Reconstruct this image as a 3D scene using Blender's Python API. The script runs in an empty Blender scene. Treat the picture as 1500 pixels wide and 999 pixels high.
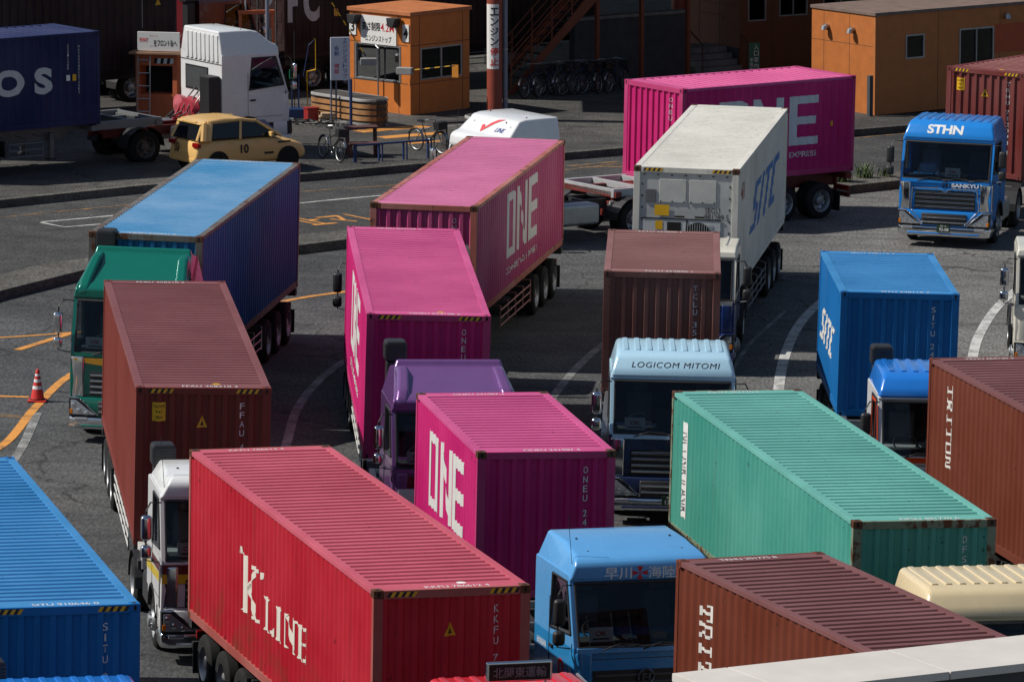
import bpy, bmesh, math, random
from mathutils import Vector, Matrix
R = math.radians
S = bpy.context.scene
COL = S.collection
random.seed(7)

# ------------------------------------------------------------ camera, sky, sun, exposure
cam_d = bpy.data.cameras.new('camera'); cam = bpy.data.objects.new('camera', cam_d); COL.objects.link(cam)
cam_d.sensor_width = 36; cam_d.lens = 8400 / 1500 * 36; cam_d.clip_start = 1; cam_d.clip_end = 3000
cam.matrix_world = Matrix.Translation((0, 0, 21.5522)) @ Matrix.Rotation(R(90 - 9.30505), 4, 'X') @ Matrix.Rotation(R(1.32957), 4, 'Z')
S.camera = cam
SUN_EL = 46.0
SUN_AZ = -92.0          # compass style: 0 = +Y, 90 = +X
W = bpy.data.worlds.new('World'); S.world = W; W.use_nodes = True
_nt = W.node_tree; _bg = _nt.nodes['Background']
_sky = _nt.nodes.new('ShaderNodeTexSky'); _sky.sky_type = 'NISHITA'; _sky.sun_disc = False
_sky.sun_elevation = R(SUN_EL); _sky.sun_rotation = R(SUN_AZ); _sky.air_density = 1.0; _sky.dust_density = 1.0
_nt.links.new(_sky.outputs[0], _bg.inputs[0]); _bg.inputs[1].default_value = 0.070
sun_d = bpy.data.lights.new('sun', 'SUN'); sun = bpy.data.objects.new('sun', sun_d); COL.objects.link(sun)
sun_d.energy = 4.8; sun_d.angle = R(0.5); sun_d.color = (1.0, 0.95, 0.87)
_ts = Vector((math.sin(R(SUN_AZ)) * math.cos(R(SUN_EL)), math.cos(R(SUN_AZ)) * math.cos(R(SUN_EL)), math.sin(R(SUN_EL))))
sun.rotation_euler = _ts.to_track_quat('Z', 'Y').to_euler(); sun.location = (-60, 100, 70)
S.view_settings.view_transform = 'Standard'; S.view_settings.look = 'None'
S.view_settings.exposure = 0.0; S.view_settings.gamma = 1.0; S.view_settings.use_curve_mapping = False

# ------------------------------------------------------------ materials
def lin(h):
    if not isinstance(h, str): return tuple(h)
    v = [int(h[i:i + 2], 16) / 255 for i in (0, 2, 4)]
    return tuple(x / 12.92 if x <= .04045 else ((x + .055) / 1.055) ** 2.4 for x in v)

_M = {}
def _new(name):
    m = bpy.data.materials.new(name); m.use_nodes = True
    nt = m.node_tree; return m, nt, nt.nodes['Principled BSDF']
def N(nt, t, **kw):
    n = nt.nodes.new('ShaderNode' + t)
    for k, v in kw.items(): setattr(n, k, v)
    return n
def coords(nt, scale=(1, 1, 1), kind='Object'):
    tc = N(nt, 'TexCoord'); mp = N(nt, 'Mapping'); mp.inputs['Scale'].default_value = scale
    nt.links.new(tc.outputs[kind], mp.inputs[0]); return mp.outputs[0]
def noise(nt, vec, scale, detail=4, rough=.55):
    n = N(nt, 'TexNoise'); n.inputs['Scale'].default_value = scale; n.inputs['Detail'].default_value = detail
    n.inputs['Roughness'].default_value = rough; nt.links.new(vec, n.inputs['Vector']); return n.outputs[0]
def ramp(nt, fac, a, b, ca=(0, 0, 0, 1), cb=(1, 1, 1, 1)):
    r = N(nt, 'ValToRGB'); r.color_ramp.elements[0].position = a; r.color_ramp.elements[1].position = b
    r.color_ramp.elements[0].color = ca; r.color_ramp.elements[1].color = cb
    nt.links.new(fac, r.inputs[0]); return r.outputs[0]
def mix(nt, fac, a, b, blend='MIX'):
    m = N(nt, 'MixRGB', blend_type=blend)
    for i, x in enumerate((fac, a, b)):
        if isinstance(x, (int, float)): m.inputs[i].default_value = x
        elif isinstance(x, tuple): m.inputs[i].default_value = (*x[:3], 1)
        else: nt.links.new(x, m.inputs[i])
    return m.outputs[0]

def plain(name, c, rough=.5, metal=0., spec=.5, coat=0., grain=.12, emit=None):
    k = ('p', name)
    if k in _M: return _M[k]
    m, nt, b = _new(name); c = lin(c)
    v = coords(nt); n = noise(nt, v, 3.0, 5)
    nt.links.new(mix(nt, ramp(nt, n, .3, .75), tuple(x * (1 - grain) for x in c), tuple(min(1, x * (1 + grain)) for x in c)), b.inputs['Base Color'])
    n2 = noise(nt, v, 9.0, 3)
    rr = N(nt, 'MapRange'); rr.inputs[3].default_value = max(.03, rough - .08); rr.inputs[4].default_value = min(1, rough + .1)
    nt.links.new(n2, rr.inputs[0]); nt.links.new(rr.outputs[0], b.inputs['Roughness'])
    b.inputs['Metallic'].default_value = metal; b.inputs['Specular IOR Level'].default_value = spec
    b.inputs['Coat Weight'].default_value = coat; b.inputs['Coat Roughness'].default_value = .06
    _M[k] = m; return m

def boxpaint(name, c, rust=.12, chalk=0., dirt=.3, rough=.42, stain=0.):
    """weathered container paint: tone drift, run-down dirt streaks, rust spots, scuffs"""
    k = ('b', name)
    if k in _M: return _M[k]
    m, nt, b = _new(name); c = lin(c)
    info = N(nt, 'ObjectInfo')
    off = N(nt, 'VectorMath', operation='SCALE'); 
    comb = N(nt, 'CombineXYZ'); nt.links.new(info.outputs['Random'], comb.inputs[0]); nt.links.new(info.outputs['Random'], comb.inputs[1])
    nt.links.new(comb.outputs[0], off.inputs[0]); off.inputs['Scale'].default_value = 37.0
    tc = N(nt, 'TexCoord'); add = N(nt, 'VectorMath', operation='ADD')
    nt.links.new(tc.outputs['Object'], add.inputs[0]); nt.links.new(off.outputs[0], add.inputs[1]); base = add.outputs[0]
    def mp(s):
        q = N(nt, 'Mapping'); q.inputs['Scale'].default_value = s; nt.links.new(base, q.inputs[0]); return q.outputs[0]
    n1 = noise(nt, mp((.5, .5, .5)), 1.0, 5)
    grey = sum(c) / 3
    faded = tuple(x * (1 - chalk) + (grey * .5 + .22) * chalk for x in c)
    col = mix(nt, ramp(nt, n1, .3, .7), tuple(x * .86 for x in c), tuple(min(1, x * 1.12) for x in faded))
    st = noise(nt, mp((3.5, 3.5, .35)), 2.0, 6, .65)
    col = mix(nt, ramp(nt, st, .52, .8, cb=(dirt, dirt, dirt, 1)), col, tuple(x * .45 + .012 for x in c))
    sc = noise(nt, mp((1.2, 1.2, 5)), 3.0, 6, .7)
    col = mix(nt, ramp(nt, sc, .66, .74, cb=(.3, .3, .3, 1)), col, tuple(x * .6 + .12 for x in c))
    rs = noise(nt, mp((1.6, 1.6, 1.0)), 3.2, 8, .68)
    t = .80 - rust * .55
    rr = ramp(nt, rs, t, t + .07)
    rc = mix(nt, noise(nt, mp((1, 1, 1)), 22., 3), (.045, .016, .008), (.16, .065, .028))
    col = mix(nt, rr, col, rc)
    # tar dots and bruises, rust runs
    dt = noise(nt, mp((1, 1, 1)), 9.0, 2, .5); col = mix(nt, ramp(nt, dt, .72, .75, cb=(.7, .7, .7, 1)), col, tuple(x * .25 + .01 for x in c))
    rn = noise(nt, mp((5.5, 5.5, .28)), 1.0, 5, .6); col = mix(nt, ramp(nt, rn, .66 - .1 * rust, .8, cb=(.45, .45, .45, 1)), col, (.10, .045, .025))
    if stain:
        sx = N(nt, 'SeparateXYZ'); nt.links.new(tc.outputs['Object'], sx.inputs[0]); lo = N(nt, 'MapRange'); lo.inputs[1].default_value = .25; lo.inputs[2].default_value = 1.25; lo.inputs[3].default_value = 1; lo.inputs[4].default_value = 0; nt.links.new(sx.outputs[2], lo.inputs[0])
        sn = ramp(nt, noise(nt, mp((.9, .9, .7)), 1.3, 7, .7), .5, .68, cb=(stain, stain, stain, 1)); mm = N(nt, 'Math', operation='MULTIPLY'); nt.links.new(lo.outputs[0], mm.inputs[0]); nt.links.new(sn, mm.inputs[1])
        col = mix(nt, mm.outputs[0], col, (.11, .05, .02))
    nt.links.new(col, b.inputs['Base Color'])
    b.inputs['Specular IOR Level'].default_value = .22
    ro = N(nt, 'MapRange'); ro.inputs[3].default_value = rough - .02; ro.inputs[4].default_value = rough + .22
    nt.links.new(st, ro.inputs[0]); nt.links.new(ro.outputs[0], b.inputs['Roughness'])
    bp = N(nt, 'Bump'); bp.inputs['Strength'].default_value = .3; bp.inputs['Distance'].default_value = .03
    nt.links.new(noise(nt, mp((1, 1, .6)), 2.0, 3), bp.inputs['Height']); nt.links.new(bp.outputs[0], b.inputs['Normal'])
    _M[k] = m; return m

def decalmat(name, c, worn=.3):
    k = ('d', name)
    if k in _M: return _M[k]
    m, nt, b = _new(name); c = lin(c)
    v = coords(nt, (4, 4, 1.2)); n = noise(nt, v, 2.5, 7, .65)
    nt.links.new(mix(nt, ramp(nt, n, .45, .8, cb=(worn, worn, worn, 1)), c, tuple(x * .5 for x in c)), b.inputs['Base Color'])
    b.inputs['Roughness'].default_value = .5
    _M[k] = m; return m

def glassmat(name, tint=(.55, .62, .62), clear=.62, rough=.02):
    m, nt, b = _new(name)
    out = nt.nodes['Material Output']; nt.nodes.remove(b)
    tr = N(nt, 'BsdfTransparent'); tr.inputs[0].default_value = (*[t * clear for t in tint], 1)
    gl = N(nt, 'BsdfGlossy'); gl.inputs['Roughness'].default_value = rough; gl.inputs[0].default_value = (.9, .95, 1, 1)
    fr = N(nt, 'Fresnel'); fr.inputs[0].default_value = 1.4
    ms = N(nt, 'MixShader'); nt.links.new(fr.outputs[0], ms.inputs[0]); nt.links.new(tr.outputs[0], ms.inputs[1]); nt.links.new(gl.outputs[0], ms.inputs[2])
    nt.links.new(ms.outputs[0], out.inputs[0]); return m

GLASS = glassmat('cab_glass', (.62, .68, .69), .84)
DARKGLASS = glassmat('tinted_glass', (.4, .45, .45), .35)
CHROME = plain('chrome', (.72, .73, .75), .10, 1.0, grain=.04)
STEEL = plain('galvanised_steel', (.42, .43, .44), .4, .9)
BLACKP = plain('black_plastic', (.018, .018, .02), .5)
DARKF = plain('chassis_black', (.028, .028, .03), .55, grain=.4)
RUBBER = plain('tyre_rubber', (.018, .018, .018), .85, spec=.2, grain=.3)
RIM = plain('wheel_steel', (.36, .37, .38), .42, .7, grain=.3)
RIMDARK = plain('dusty_wheel_steel', (.13, .12, .11), .6, .3, grain=.4)
LENS = plain('headlight_lens', (.55, .57, .6), .08, .6, grain=.1)
AMBER = plain('amber_lens', 'd87a10', .2)
REDL = plain('red_lens', '8a0d0d', .2)
INTER = plain('cab_interior', (.04, .041, .043), .8)
SEATM = plain('seat_cloth', (.07, .075, .09), .9, grain=.3)
WHITEP = plain('white_card', (.75, .76, .74), .7, grain=.03)
INK = plain('black_ink', (.012, .012, .014), .6)
REDINK = plain('red_ink', 'c01c20', .6)
HOLE = plain('casting_hole', (.01, .009, .008), .9)
HAZY = decalmat('hazard_yellow', 'd8a418', .6)
YEL = decalmat('label_yellow', 'e0ac10', .3)

# ------------------------------------------------------------ mesh builder
class MB:
    def __init__(self): self.bm = bmesh.new(); self.mats = []
    def mi(self, m):
        if m not in self.mats: self.mats.append(m)
        return self.mats.index(m)
    def face(self, pts, m):
        f = self.bm.faces.new([self.bm.verts.new(p) for p in pts]); f.material_index = self.mi(m); return f
    def _fin(self, faces, m, bevel=0, seg=2, rec=True):
        i = self.mi(m)
        for f in faces: f.material_index = i
        if rec: bmesh.ops.recalc_face_normals(self.bm, faces=faces)
        if bevel:
            ed = list({e for f in faces for e in f.edges if len(e.link_faces) == 2 and e.calc_face_angle(0) > .4})
            r = bmesh.ops.bevel(self.bm, geom=ed, offset=bevel, segments=seg, profile=.5, affect='EDGES', clamp_overlap=True)
            for f in r['faces']: f.material_index = i
    def box(self, x0, x1, y0, y1, z0, z1, m, bevel=0, mtx=None):
        P = [(x, y, z) for x in (x0, x1) for y in (y0, y1) for z in (z0, z1)]
        if mtx is not None: P = [mtx @ Vector(p) for p in P]
        v = [self.bm.verts.new(p) for p in P]
        fs = [self.bm.faces.new([v[i] for i in q]) for q in ((0, 1, 3, 2), (4, 6, 7, 5), (0, 4, 5, 1), (2, 3, 7, 6), (0, 2, 6, 4), (1, 5, 7, 3))]
        self._fin(fs, m, bevel); return v
    def prism(self, prof, a, b, m, axis='X', bevel=0, taper=None, seg=2):
        """prof: 2-d outline; axis X -> prof is (y,z); Y -> (x,z); Z -> (x,y). taper(p)->scale of |a|,|b|"""
        def mk(p, t):
            if axis == 'X': return (t, p[0], p[1])
            if axis == 'Y': return (p[0], t, p[1])
            return (p[0], p[1], t)
        ks = [taper(p) if taper else 1 for p in prof]
        A = [self.bm.verts.new(mk(p, a * k)) for p, k in zip(prof, ks)]; B = [self.bm.verts.new(mk(p, b * k)) for p, k in zip(prof, ks)]
        n = len(prof); fs = [self.bm.faces.new(A), self.bm.faces.new(B[::-1])]
        fs += [self.bm.faces.new([A[i], A[(i + 1) % n], B[(i + 1) % n], B[i]]) for i in range(n)]
        self._fin(fs, m, bevel, seg)
    def cyl(self, p0, p1, r, m, r2=None, seg=12, cap=True):
        p0, p1 = Vector(p0), Vector(p1); d = (p1 - p0); q = d.to_track_quat('Z', 'Y'); r2 = r if r2 is None else r2
        A = [self.bm.verts.new(p0 + q @ Vector((r * math.cos(2 * math.pi * i / seg), r * math.sin(2 * math.pi * i / seg), 0))) for i in range(seg)]
        B = [self.bm.verts.new(p1 + q @ Vector((r2 * math.cos(2 * math.pi * i / seg), r2 * math.sin(2 * math.pi * i / seg), 0))) for i in range(seg)]
        fs = [self.bm.faces.new([A[i], A[(i + 1) % seg], B[(i + 1) % seg], B[i]]) for i in range(seg)]
        if cap: fs += [self.bm.faces.new(A[::-1]), self.bm.faces.new(B)]
        self._fin(fs, m)
    def tube(self, pts, r, m, seg=8):
        pts = [Vector(p) for p in pts]; rings = []
        for i, p in enumerate(pts):
            d = (pts[min(i + 1, len(pts) - 1)] - pts[max(i - 1, 0)]).normalized(); q = d.to_track_quat('Z', 'Y')
            rings.append([self.bm.verts.new(p + q @ Vector((r * math.cos(2 * math.pi * k / seg), r * math.sin(2 * math.pi * k / seg), 0))) for k in range(seg)])
        fs = []
        for a, b in zip(rings, rings[1:]):
            # match nearest start to avoid twist
            o = min(range(seg), key=lambda s: (a[0].co - b[s].co).length)
            fs += [self.bm.faces.new([a[k], a[(k + 1) % seg], b[(k + 1 + o) % seg], b[(k + o) % seg]]) for k in range(seg)]
        fs += [self.bm.faces.new(rings[0][::-1]), self.bm.faces.new(rings[-1])]
        self._fin(fs, m)
    def lathe(self, prof, m, axis='X', seg=24, ctr=(0, 0, 0)):
        """prof: list of (t along axis, radius)"""
        rings = []
        for t, r in prof:
            ring = []
            for k in range(seg):
                a = 2 * math.pi * k / seg; c, s = r * math.cos(a), r * math.sin(a)
                p = (t, c, s) if axis == 'X' else ((c, s, t) if axis == 'Z' else (c, t, s))
                ring.append(self.bm.verts.new(Vector(p) + Vector(ctr)))
            rings.append(ring)
        fs = []
        for a, b in zip(rings, rings[1:]):
            fs += [self.bm.faces.new([a[k], a[(k + 1) % seg], b[(k + 1) % seg], b[k]]) for k in range(seg)]
        self._fin(fs, m)
    def ring(self, c, r, w, m, axis='X', seg=20, rs=6):
        pts = []
        for k in range(seg):
            a = 2 * math.pi * k / seg; row = []
            for j in range(rs):
                t = 2 * math.pi * j / rs; rr = r + w * math.cos(t); h = w * math.sin(t)
                p = (h, rr * math.cos(a), rr * math.sin(a)) if axis == 'X' else ((rr * math.cos(a), h, rr * math.sin(a)) if axis == 'Y' else (rr * math.cos(a), rr * math.sin(a), h))
                row.append(self.bm.verts.new(Vector(p) + Vector(c)))
            pts.append(row)
        fs = [self.bm.faces.new([pts[k][j], pts[(k + 1) % seg][j], pts[(k + 1) % seg][(j + 1) % rs], pts[k][(j + 1) % rs]]) for k in range(seg) for j in range(rs)]
        self._fin(fs, m)
    def mesh(self, name, smooth=35):
        me = bpy.data.meshes.new(name)
        if smooth:
            a = R(smooth)
            for f in self.bm.faces: f.smooth = True
            for e in self.bm.edges: e.smooth = len(e.link_faces) == 2 and e.calc_face_angle(0) < a
        self.bm.to_mesh(me); self.bm.free()
        for m in self.mats: me.materials.append(m)
        return me
    def build(self, name, parent=None, smooth=35, wn=True):
        o = link(name, self.mesh(name, smooth), parent)
        if smooth and wn: md = o.modifiers.new('normals', 'WEIGHTED_NORMAL'); md.keep_sharp = True; md.weight = 80
        return o

def link(name, data, parent=None):
    o = bpy.data.objects.new(name, data); COL.objects.link(o)
    if parent is not None: o.parent = parent
    return o
def tag(o, label=None, cat=None, group=None, kind=None):
    for k, v in (('label', label), ('category', cat), ('group', group), ('kind', kind)):
        if v: o[k] = v
    return o
def empty(name, label, cat, loc=(0, 0, 0), rz=0, group=None, tilt=0, rx=0, ry=0):
    o = bpy.data.objects.new(name, None); COL.objects.link(o); o.empty_display_size = .3
    m = Matrix.Translation(loc) @ Matrix.Rotation(R(tilt), 4, 'Y') @ Matrix.Rotation(R(rz), 4, 'Z') @ Matrix.Rotation(rx, 4, 'X') @ Matrix.Rotation(ry, 4, 'Y')
    o.location = m.to_translation(); o.rotation_euler = m.to_euler()
    return tag(o, label, cat, group)
LEAN = -1.33            # the gate area stands plumb; the yard falls about 1.3 degrees to the left

# ------------------------------------------------------------ lettering
_T = {}
def textshape(body, shear=0.0, bold=0.0, space=1.0):
    k = (body, shear, bold, space)
    if k in _T: return _T[k]
    c = bpy.data.curves.new('lettering', 'FONT'); c.body = body; c.shear = shear; c.offset = bold; c.space_character = space
    c.resolution_u = 5; c.align_x = 'CENTER'; c.align_y = 'CENTER'; c.fill_mode = 'FRONT'
    o = bpy.data.objects.new('lettering', c); COL.objects.link(o)
    me = bpy.data.meshes.new_from_object(o.evaluated_get(bpy.context.evaluated_depsgraph_get()))
    vs = [tuple(v.co)[:2] for v in me.vertices]; fs = [tuple(p.vertices) for p in me.polygons]
    bpy.data.objects.remove(o); bpy.data.curves.remove(c); bpy.data.meshes.remove(me)
    xs = [v[0] for v in vs]; ys = [v[1] for v in vs]
    cx, cy, w, h = (min(xs) + max(xs)) / 2, (min(ys) + max(ys)) / 2, max(xs) - min(xs), max(ys) - min(ys)
    _T[k] = ([((x - cx) / w, (y - cy) / h) for x, y in vs], fs); return _T[k]
def polyshape(polys):
    vs, fs = [], []
    for p in polys:
        b = len(vs); vs += list(p); fs.append(tuple(range(b, b + len(p))))
    return vs, fs
def rot(shape, deg):
    c, s = math.cos(R(deg)), math.sin(R(deg))
    return [(x * c - y * s, x * s + y * c) for x, y in shape[0]], shape[1]
def lay(mb, shape, m, O, U, V, w=1, h=1, lift=.004, breaks=None, depth=None, u0=0):
    """lay a flat shape on a panel: P = O + u*w*U + v*h*V, bent over the panel profile depth(u_abs)"""
    O, U, V = Vector(O), Vector(U), Vector(V); Nn = U.cross(V).normalized()
    bm = bmesh.new(); vs = [bm.verts.new((x * w, y * h, 0)) for x, y in shape[0]]
    for f in shape[1]:
        try: bm.faces.new([vs[i] for i in f])
        except ValueError: pass
    if breaks:
        lo = min(v.co.x for v in vs); hi = max(v.co.x for v in vs)
        for b in [q - u0 for q in breaks]:
            if lo < b < hi:
                bmesh.ops.bisect_plane(bm, geom=bm.verts[:] + bm.edges[:] + bm.faces[:], plane_co=(b, 0, 0), plane_no=(1, 0, 0))
    bmesh.ops.recalc_face_normals(bm, faces=bm.faces[:])
    mp = {}
    for v in bm.verts:
        d = depth(v.co.x + u0) if depth else 0
        mp[v] = mb.bm.verts.new(O + U * v.co.x + V * v.co.y + Nn * (d + lift))
    i = mb.mi(m)
    for f in bm.faces:
        vv = [mp[v] for v in f.verts]
        n = (vv[1].co - vv[0].co).cross(vv[2].co - vv[0].co)
        g = mb.bm.faces.new(vv if n.dot(Nn) > 0 else vv[::-1]); g.material_index = i
    bm.free()
SQ = ([(-.5, -.5), (.5, -.5), (.5, .5), (-.5, .5)], [(0, 1, 2, 3)])
TRI = ([(-.5, -.5), (.5, -.5), (0, .5)], [(0, 1, 2)])
def disc(n=20): return [(.5 * math.cos(2 * math.pi * k / n), .5 * math.sin(2 * math.pi * k / n)) for k in range(n)], [tuple(range(n))]
def ringshape(ri=.7, n=28):
    o = [(.5 * math.cos(2 * math.pi * k / n), .5 * math.sin(2 * math.pi * k / n)) for k in range(n)]
    return o + [(x * ri, y * ri) for x, y in o], [(k, (k + 1) % n, n + (k + 1) % n, n + k) for k in range(n)]
def rects(*rs): return polyshape([[(a, b), (c, b), (c, d), (a, d)] for a, b, c, d in rs])
# block letters of the magenta boxes (unit square each, centred later)
def one_letters():
    L = []
    def r(a, b, c, d): L.append([(a, b), (c, b), (c, d), (a, d)])
    r(0, .0, .07, 1); r(.22, 0, .29, .93); r(.07, 0, .22, .13); r(.07, .87, .22, 1.0); L.append([(.22, .93), (.29, .93), (.22, 1.0)])
    r(.345, 0, .415, 1); r(.575, 0, .645, 1); L.append([(.415, .80), (.575, 0), (.575, .22), (.415, 1.0)])
    r(.70, 0, .78, 1); r(.78, .84, 1, 1); r(.78, .42, .98, .58); r(.78, 0, 1, .16)
    return polyshape([[(x - .5, y - .5) for x, y in p] for p in L])
# roman letters with serifs
def kline_letters():
    P = []
    def q(*p): P.append(list(p))
    def stem(x, w, y0, y1, s=.018, t=.06):
        q((x, y0 + t), (x + w, y0 + t), (x + w, y1 - t), (x, y1 - t))
        q((x - s, y0), (x + w + s, y0), (x + w, y0 + t), (x, y0 + t)); q((x, y1 - t), (x + w, y1 - t), (x + w + s, y1), (x - s, y1))
    stem(.055, .05, .0, 1.0, .03, .07)
    q((.105, .42), (.22, .86), (.255, .86), (.135, .40)); q((.19, .86), (.28, .86), (.28, .93), (.19, .93))
    q((.125, .47), (.16, .58), (.27, .06), (.215, .06)); q((.20, 0), (.305, 0), (.305, .06), (.20, .06))
    q((0, .97), (.012, .97), (.006, 1.08), (-.006, 1.08)); q((.022, .98), (.035, .98), (.03, 1.1), (.016, 1.1))
    q((.325, .80), (.345, .82), (.35, .93), (.325, .93))
    stem(.40, .045, 0, .58); q((.463, .0), (.525, 0), (.525, .16), (.505, .07), (.463, .06))
    stem(.575, .05, 0, .58)
    stem(.68, .022, 0, .58, .02); q((.702, .52), (.735, .58), (.835, .0), (.80, 0)); q((.808, .14), (.83, .06), (.83, .58), (.808, .58)); q((.78, .535), (.808, .535), (.808, .58), (.78, .58)); q((.83, .535), (.858, .535), (.858, .58), (.83, .58))
    stem(.89, .045, 0, .58); q((.953, 0), (1.0, 0), (1.0, .17), (.985, .06), (.953, .06)); q((.953, .52), (.985, .52), (1.0, .42), (1.0, .58), (.953, .58)); q((.935, .27), (.965, .27), (.975, .20), (.975, .38), (.965, .32), (.935, .32))
    return polyshape([[(x - .5, y - .5) for x, y in p] for p in P])
# slab letters stacked for the red-brown boxes: word read top to bottom, letters turned a quarter clockwise
_SLAB = {
 'T': [(.0, .82, .9, 1.), (.36, .14, .54, .82), (.2, 0, .7, .14), (.0, .66, .12, .82), (.78, .66, .9, .82)],
 'R': [(.08, 0, .26, 1.), (.26, .84, .68, 1.), (.26, .42, .68, .56), (.62, .56, .8, .84), (.5, .14, .66, .42), (.6, 0, .86, .14), (0, 0, .08, .14)],
 'I': [(.36, .14, .54, .86), (.18, 0, .72, .14), (.18, .86, .72, 1.)],
 'O': [(.05, .14, .23, .86), (.67, .14, .85, .86), (.14, 0, .76, .14), (.14, .86, .76, 1.)],
 'N': [(.05, .0, .23, 1.), (.67, 0, .85, 1.), (.23, .62, .4, .9), (.4, .36, .52, .64), (.52, .1, .67, .38)]}
def slabword(w):
    L = []; n = len(w)
    for i, ch in enumerate(w):
        for a, b, c, d in _SLAB[ch]:
            # turned clockwise: letter x runs down, letter y runs right
            x0, x1 = b - .5, d - .5; y1, y0 = .5 - (i + a) / n, .5 - (i + c) / n
            L.append([(x0, y0), (x1, y0), (x1, y1), (x0, y1)])
    return polyshape(L)
def sitc_letters():
    L = []; sh = lambda p: [(x + (y - .5) * .22 - .5, y - .5) for x, y in p]
    def q(*p): L.append(sh(p))
    q((0, 0), (.2, 0), (.22, .15), (0, .15)); q((.14, .15), (.23, .15), (.23, .5), (.14, .5)); q((.02, .42), (.14, .42), (.14, .56), (.02, .56)); q((0, .56), (.09, .56), (.09, .85), (0, .85)); q((0, .85), (.23, .85), (.23, 1), (0, 1))
    q((.29, 0), (.38, 0), (.38, 1), (.29, 1))
    q((.43, .85), (.72, .85), (.72, 1), (.43, 1)); q((.53, 0), (.62, 0), (.62, .85), (.53, .85))
    q((.76, .1), (.86, .1), (.86, .9), (.76, .9)); q((.78, 0), (1, 0), (1, .16), (.86, .16), (.86, .1), (.76, .1)); q((.76, .9), (.86, .9), (.86, .84), (1, .84), (1, 1), (.78, 1))
    return polyshape(L)

# ------------------------------------------------------------ shipping containers
def prof_fn(period, fr, d, lo, hi):
    """trapezoid profile: returns breakpoints, depth(u) with u from lo to hi"""
    n = max(1, round((hi - lo) / period)); p = (hi - lo) / n
    pts = []
    for i in range(n):
        b = lo + i * p
        pts += [(b, 0), (b + fr[0] * p, 0), (b + fr[1] * p, -d), (b + fr[2] * p, -d)]
        pts.append((b + fr[3] * p, 0))
    pts.append((hi, 0))
    q = [pts[0]]
    for a in pts[1:]:
        if a[0] - q[-1][0] > 1e-5: q.append(a)
    def f(u):
        if u <= q[0][0] or u >= q[-1][0]: return 0
        lo_, hi_ = 0, len(q) - 1
        while hi_ - lo_ > 1:
            m = (lo_ + hi_) // 2
            if q[m][0] <= u: lo_ = m
            else: hi_ = m
        a, b = q[lo_], q[hi_]
        return a[1] + (b[1] - a[1]) * (u - a[0]) / (b[0] - a[0])
    return q, f

def panel(mb, q, O, U, V, h, m):
    O, U, V = Vector(O), Vector(U), Vector(V); Nn = U.cross(V)
    prev = None
    fs = []
    for u, d in q:
        a = mb.bm.verts.new(O + U * u + Nn * d); b = mb.bm.verts.new(O + U * u + V * h + Nn * d)
        if prev: f = mb.bm.faces.new([prev[0], a, b, prev[1]]); f.material_index = mb.mi(m)
        prev = (a, b)

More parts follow.
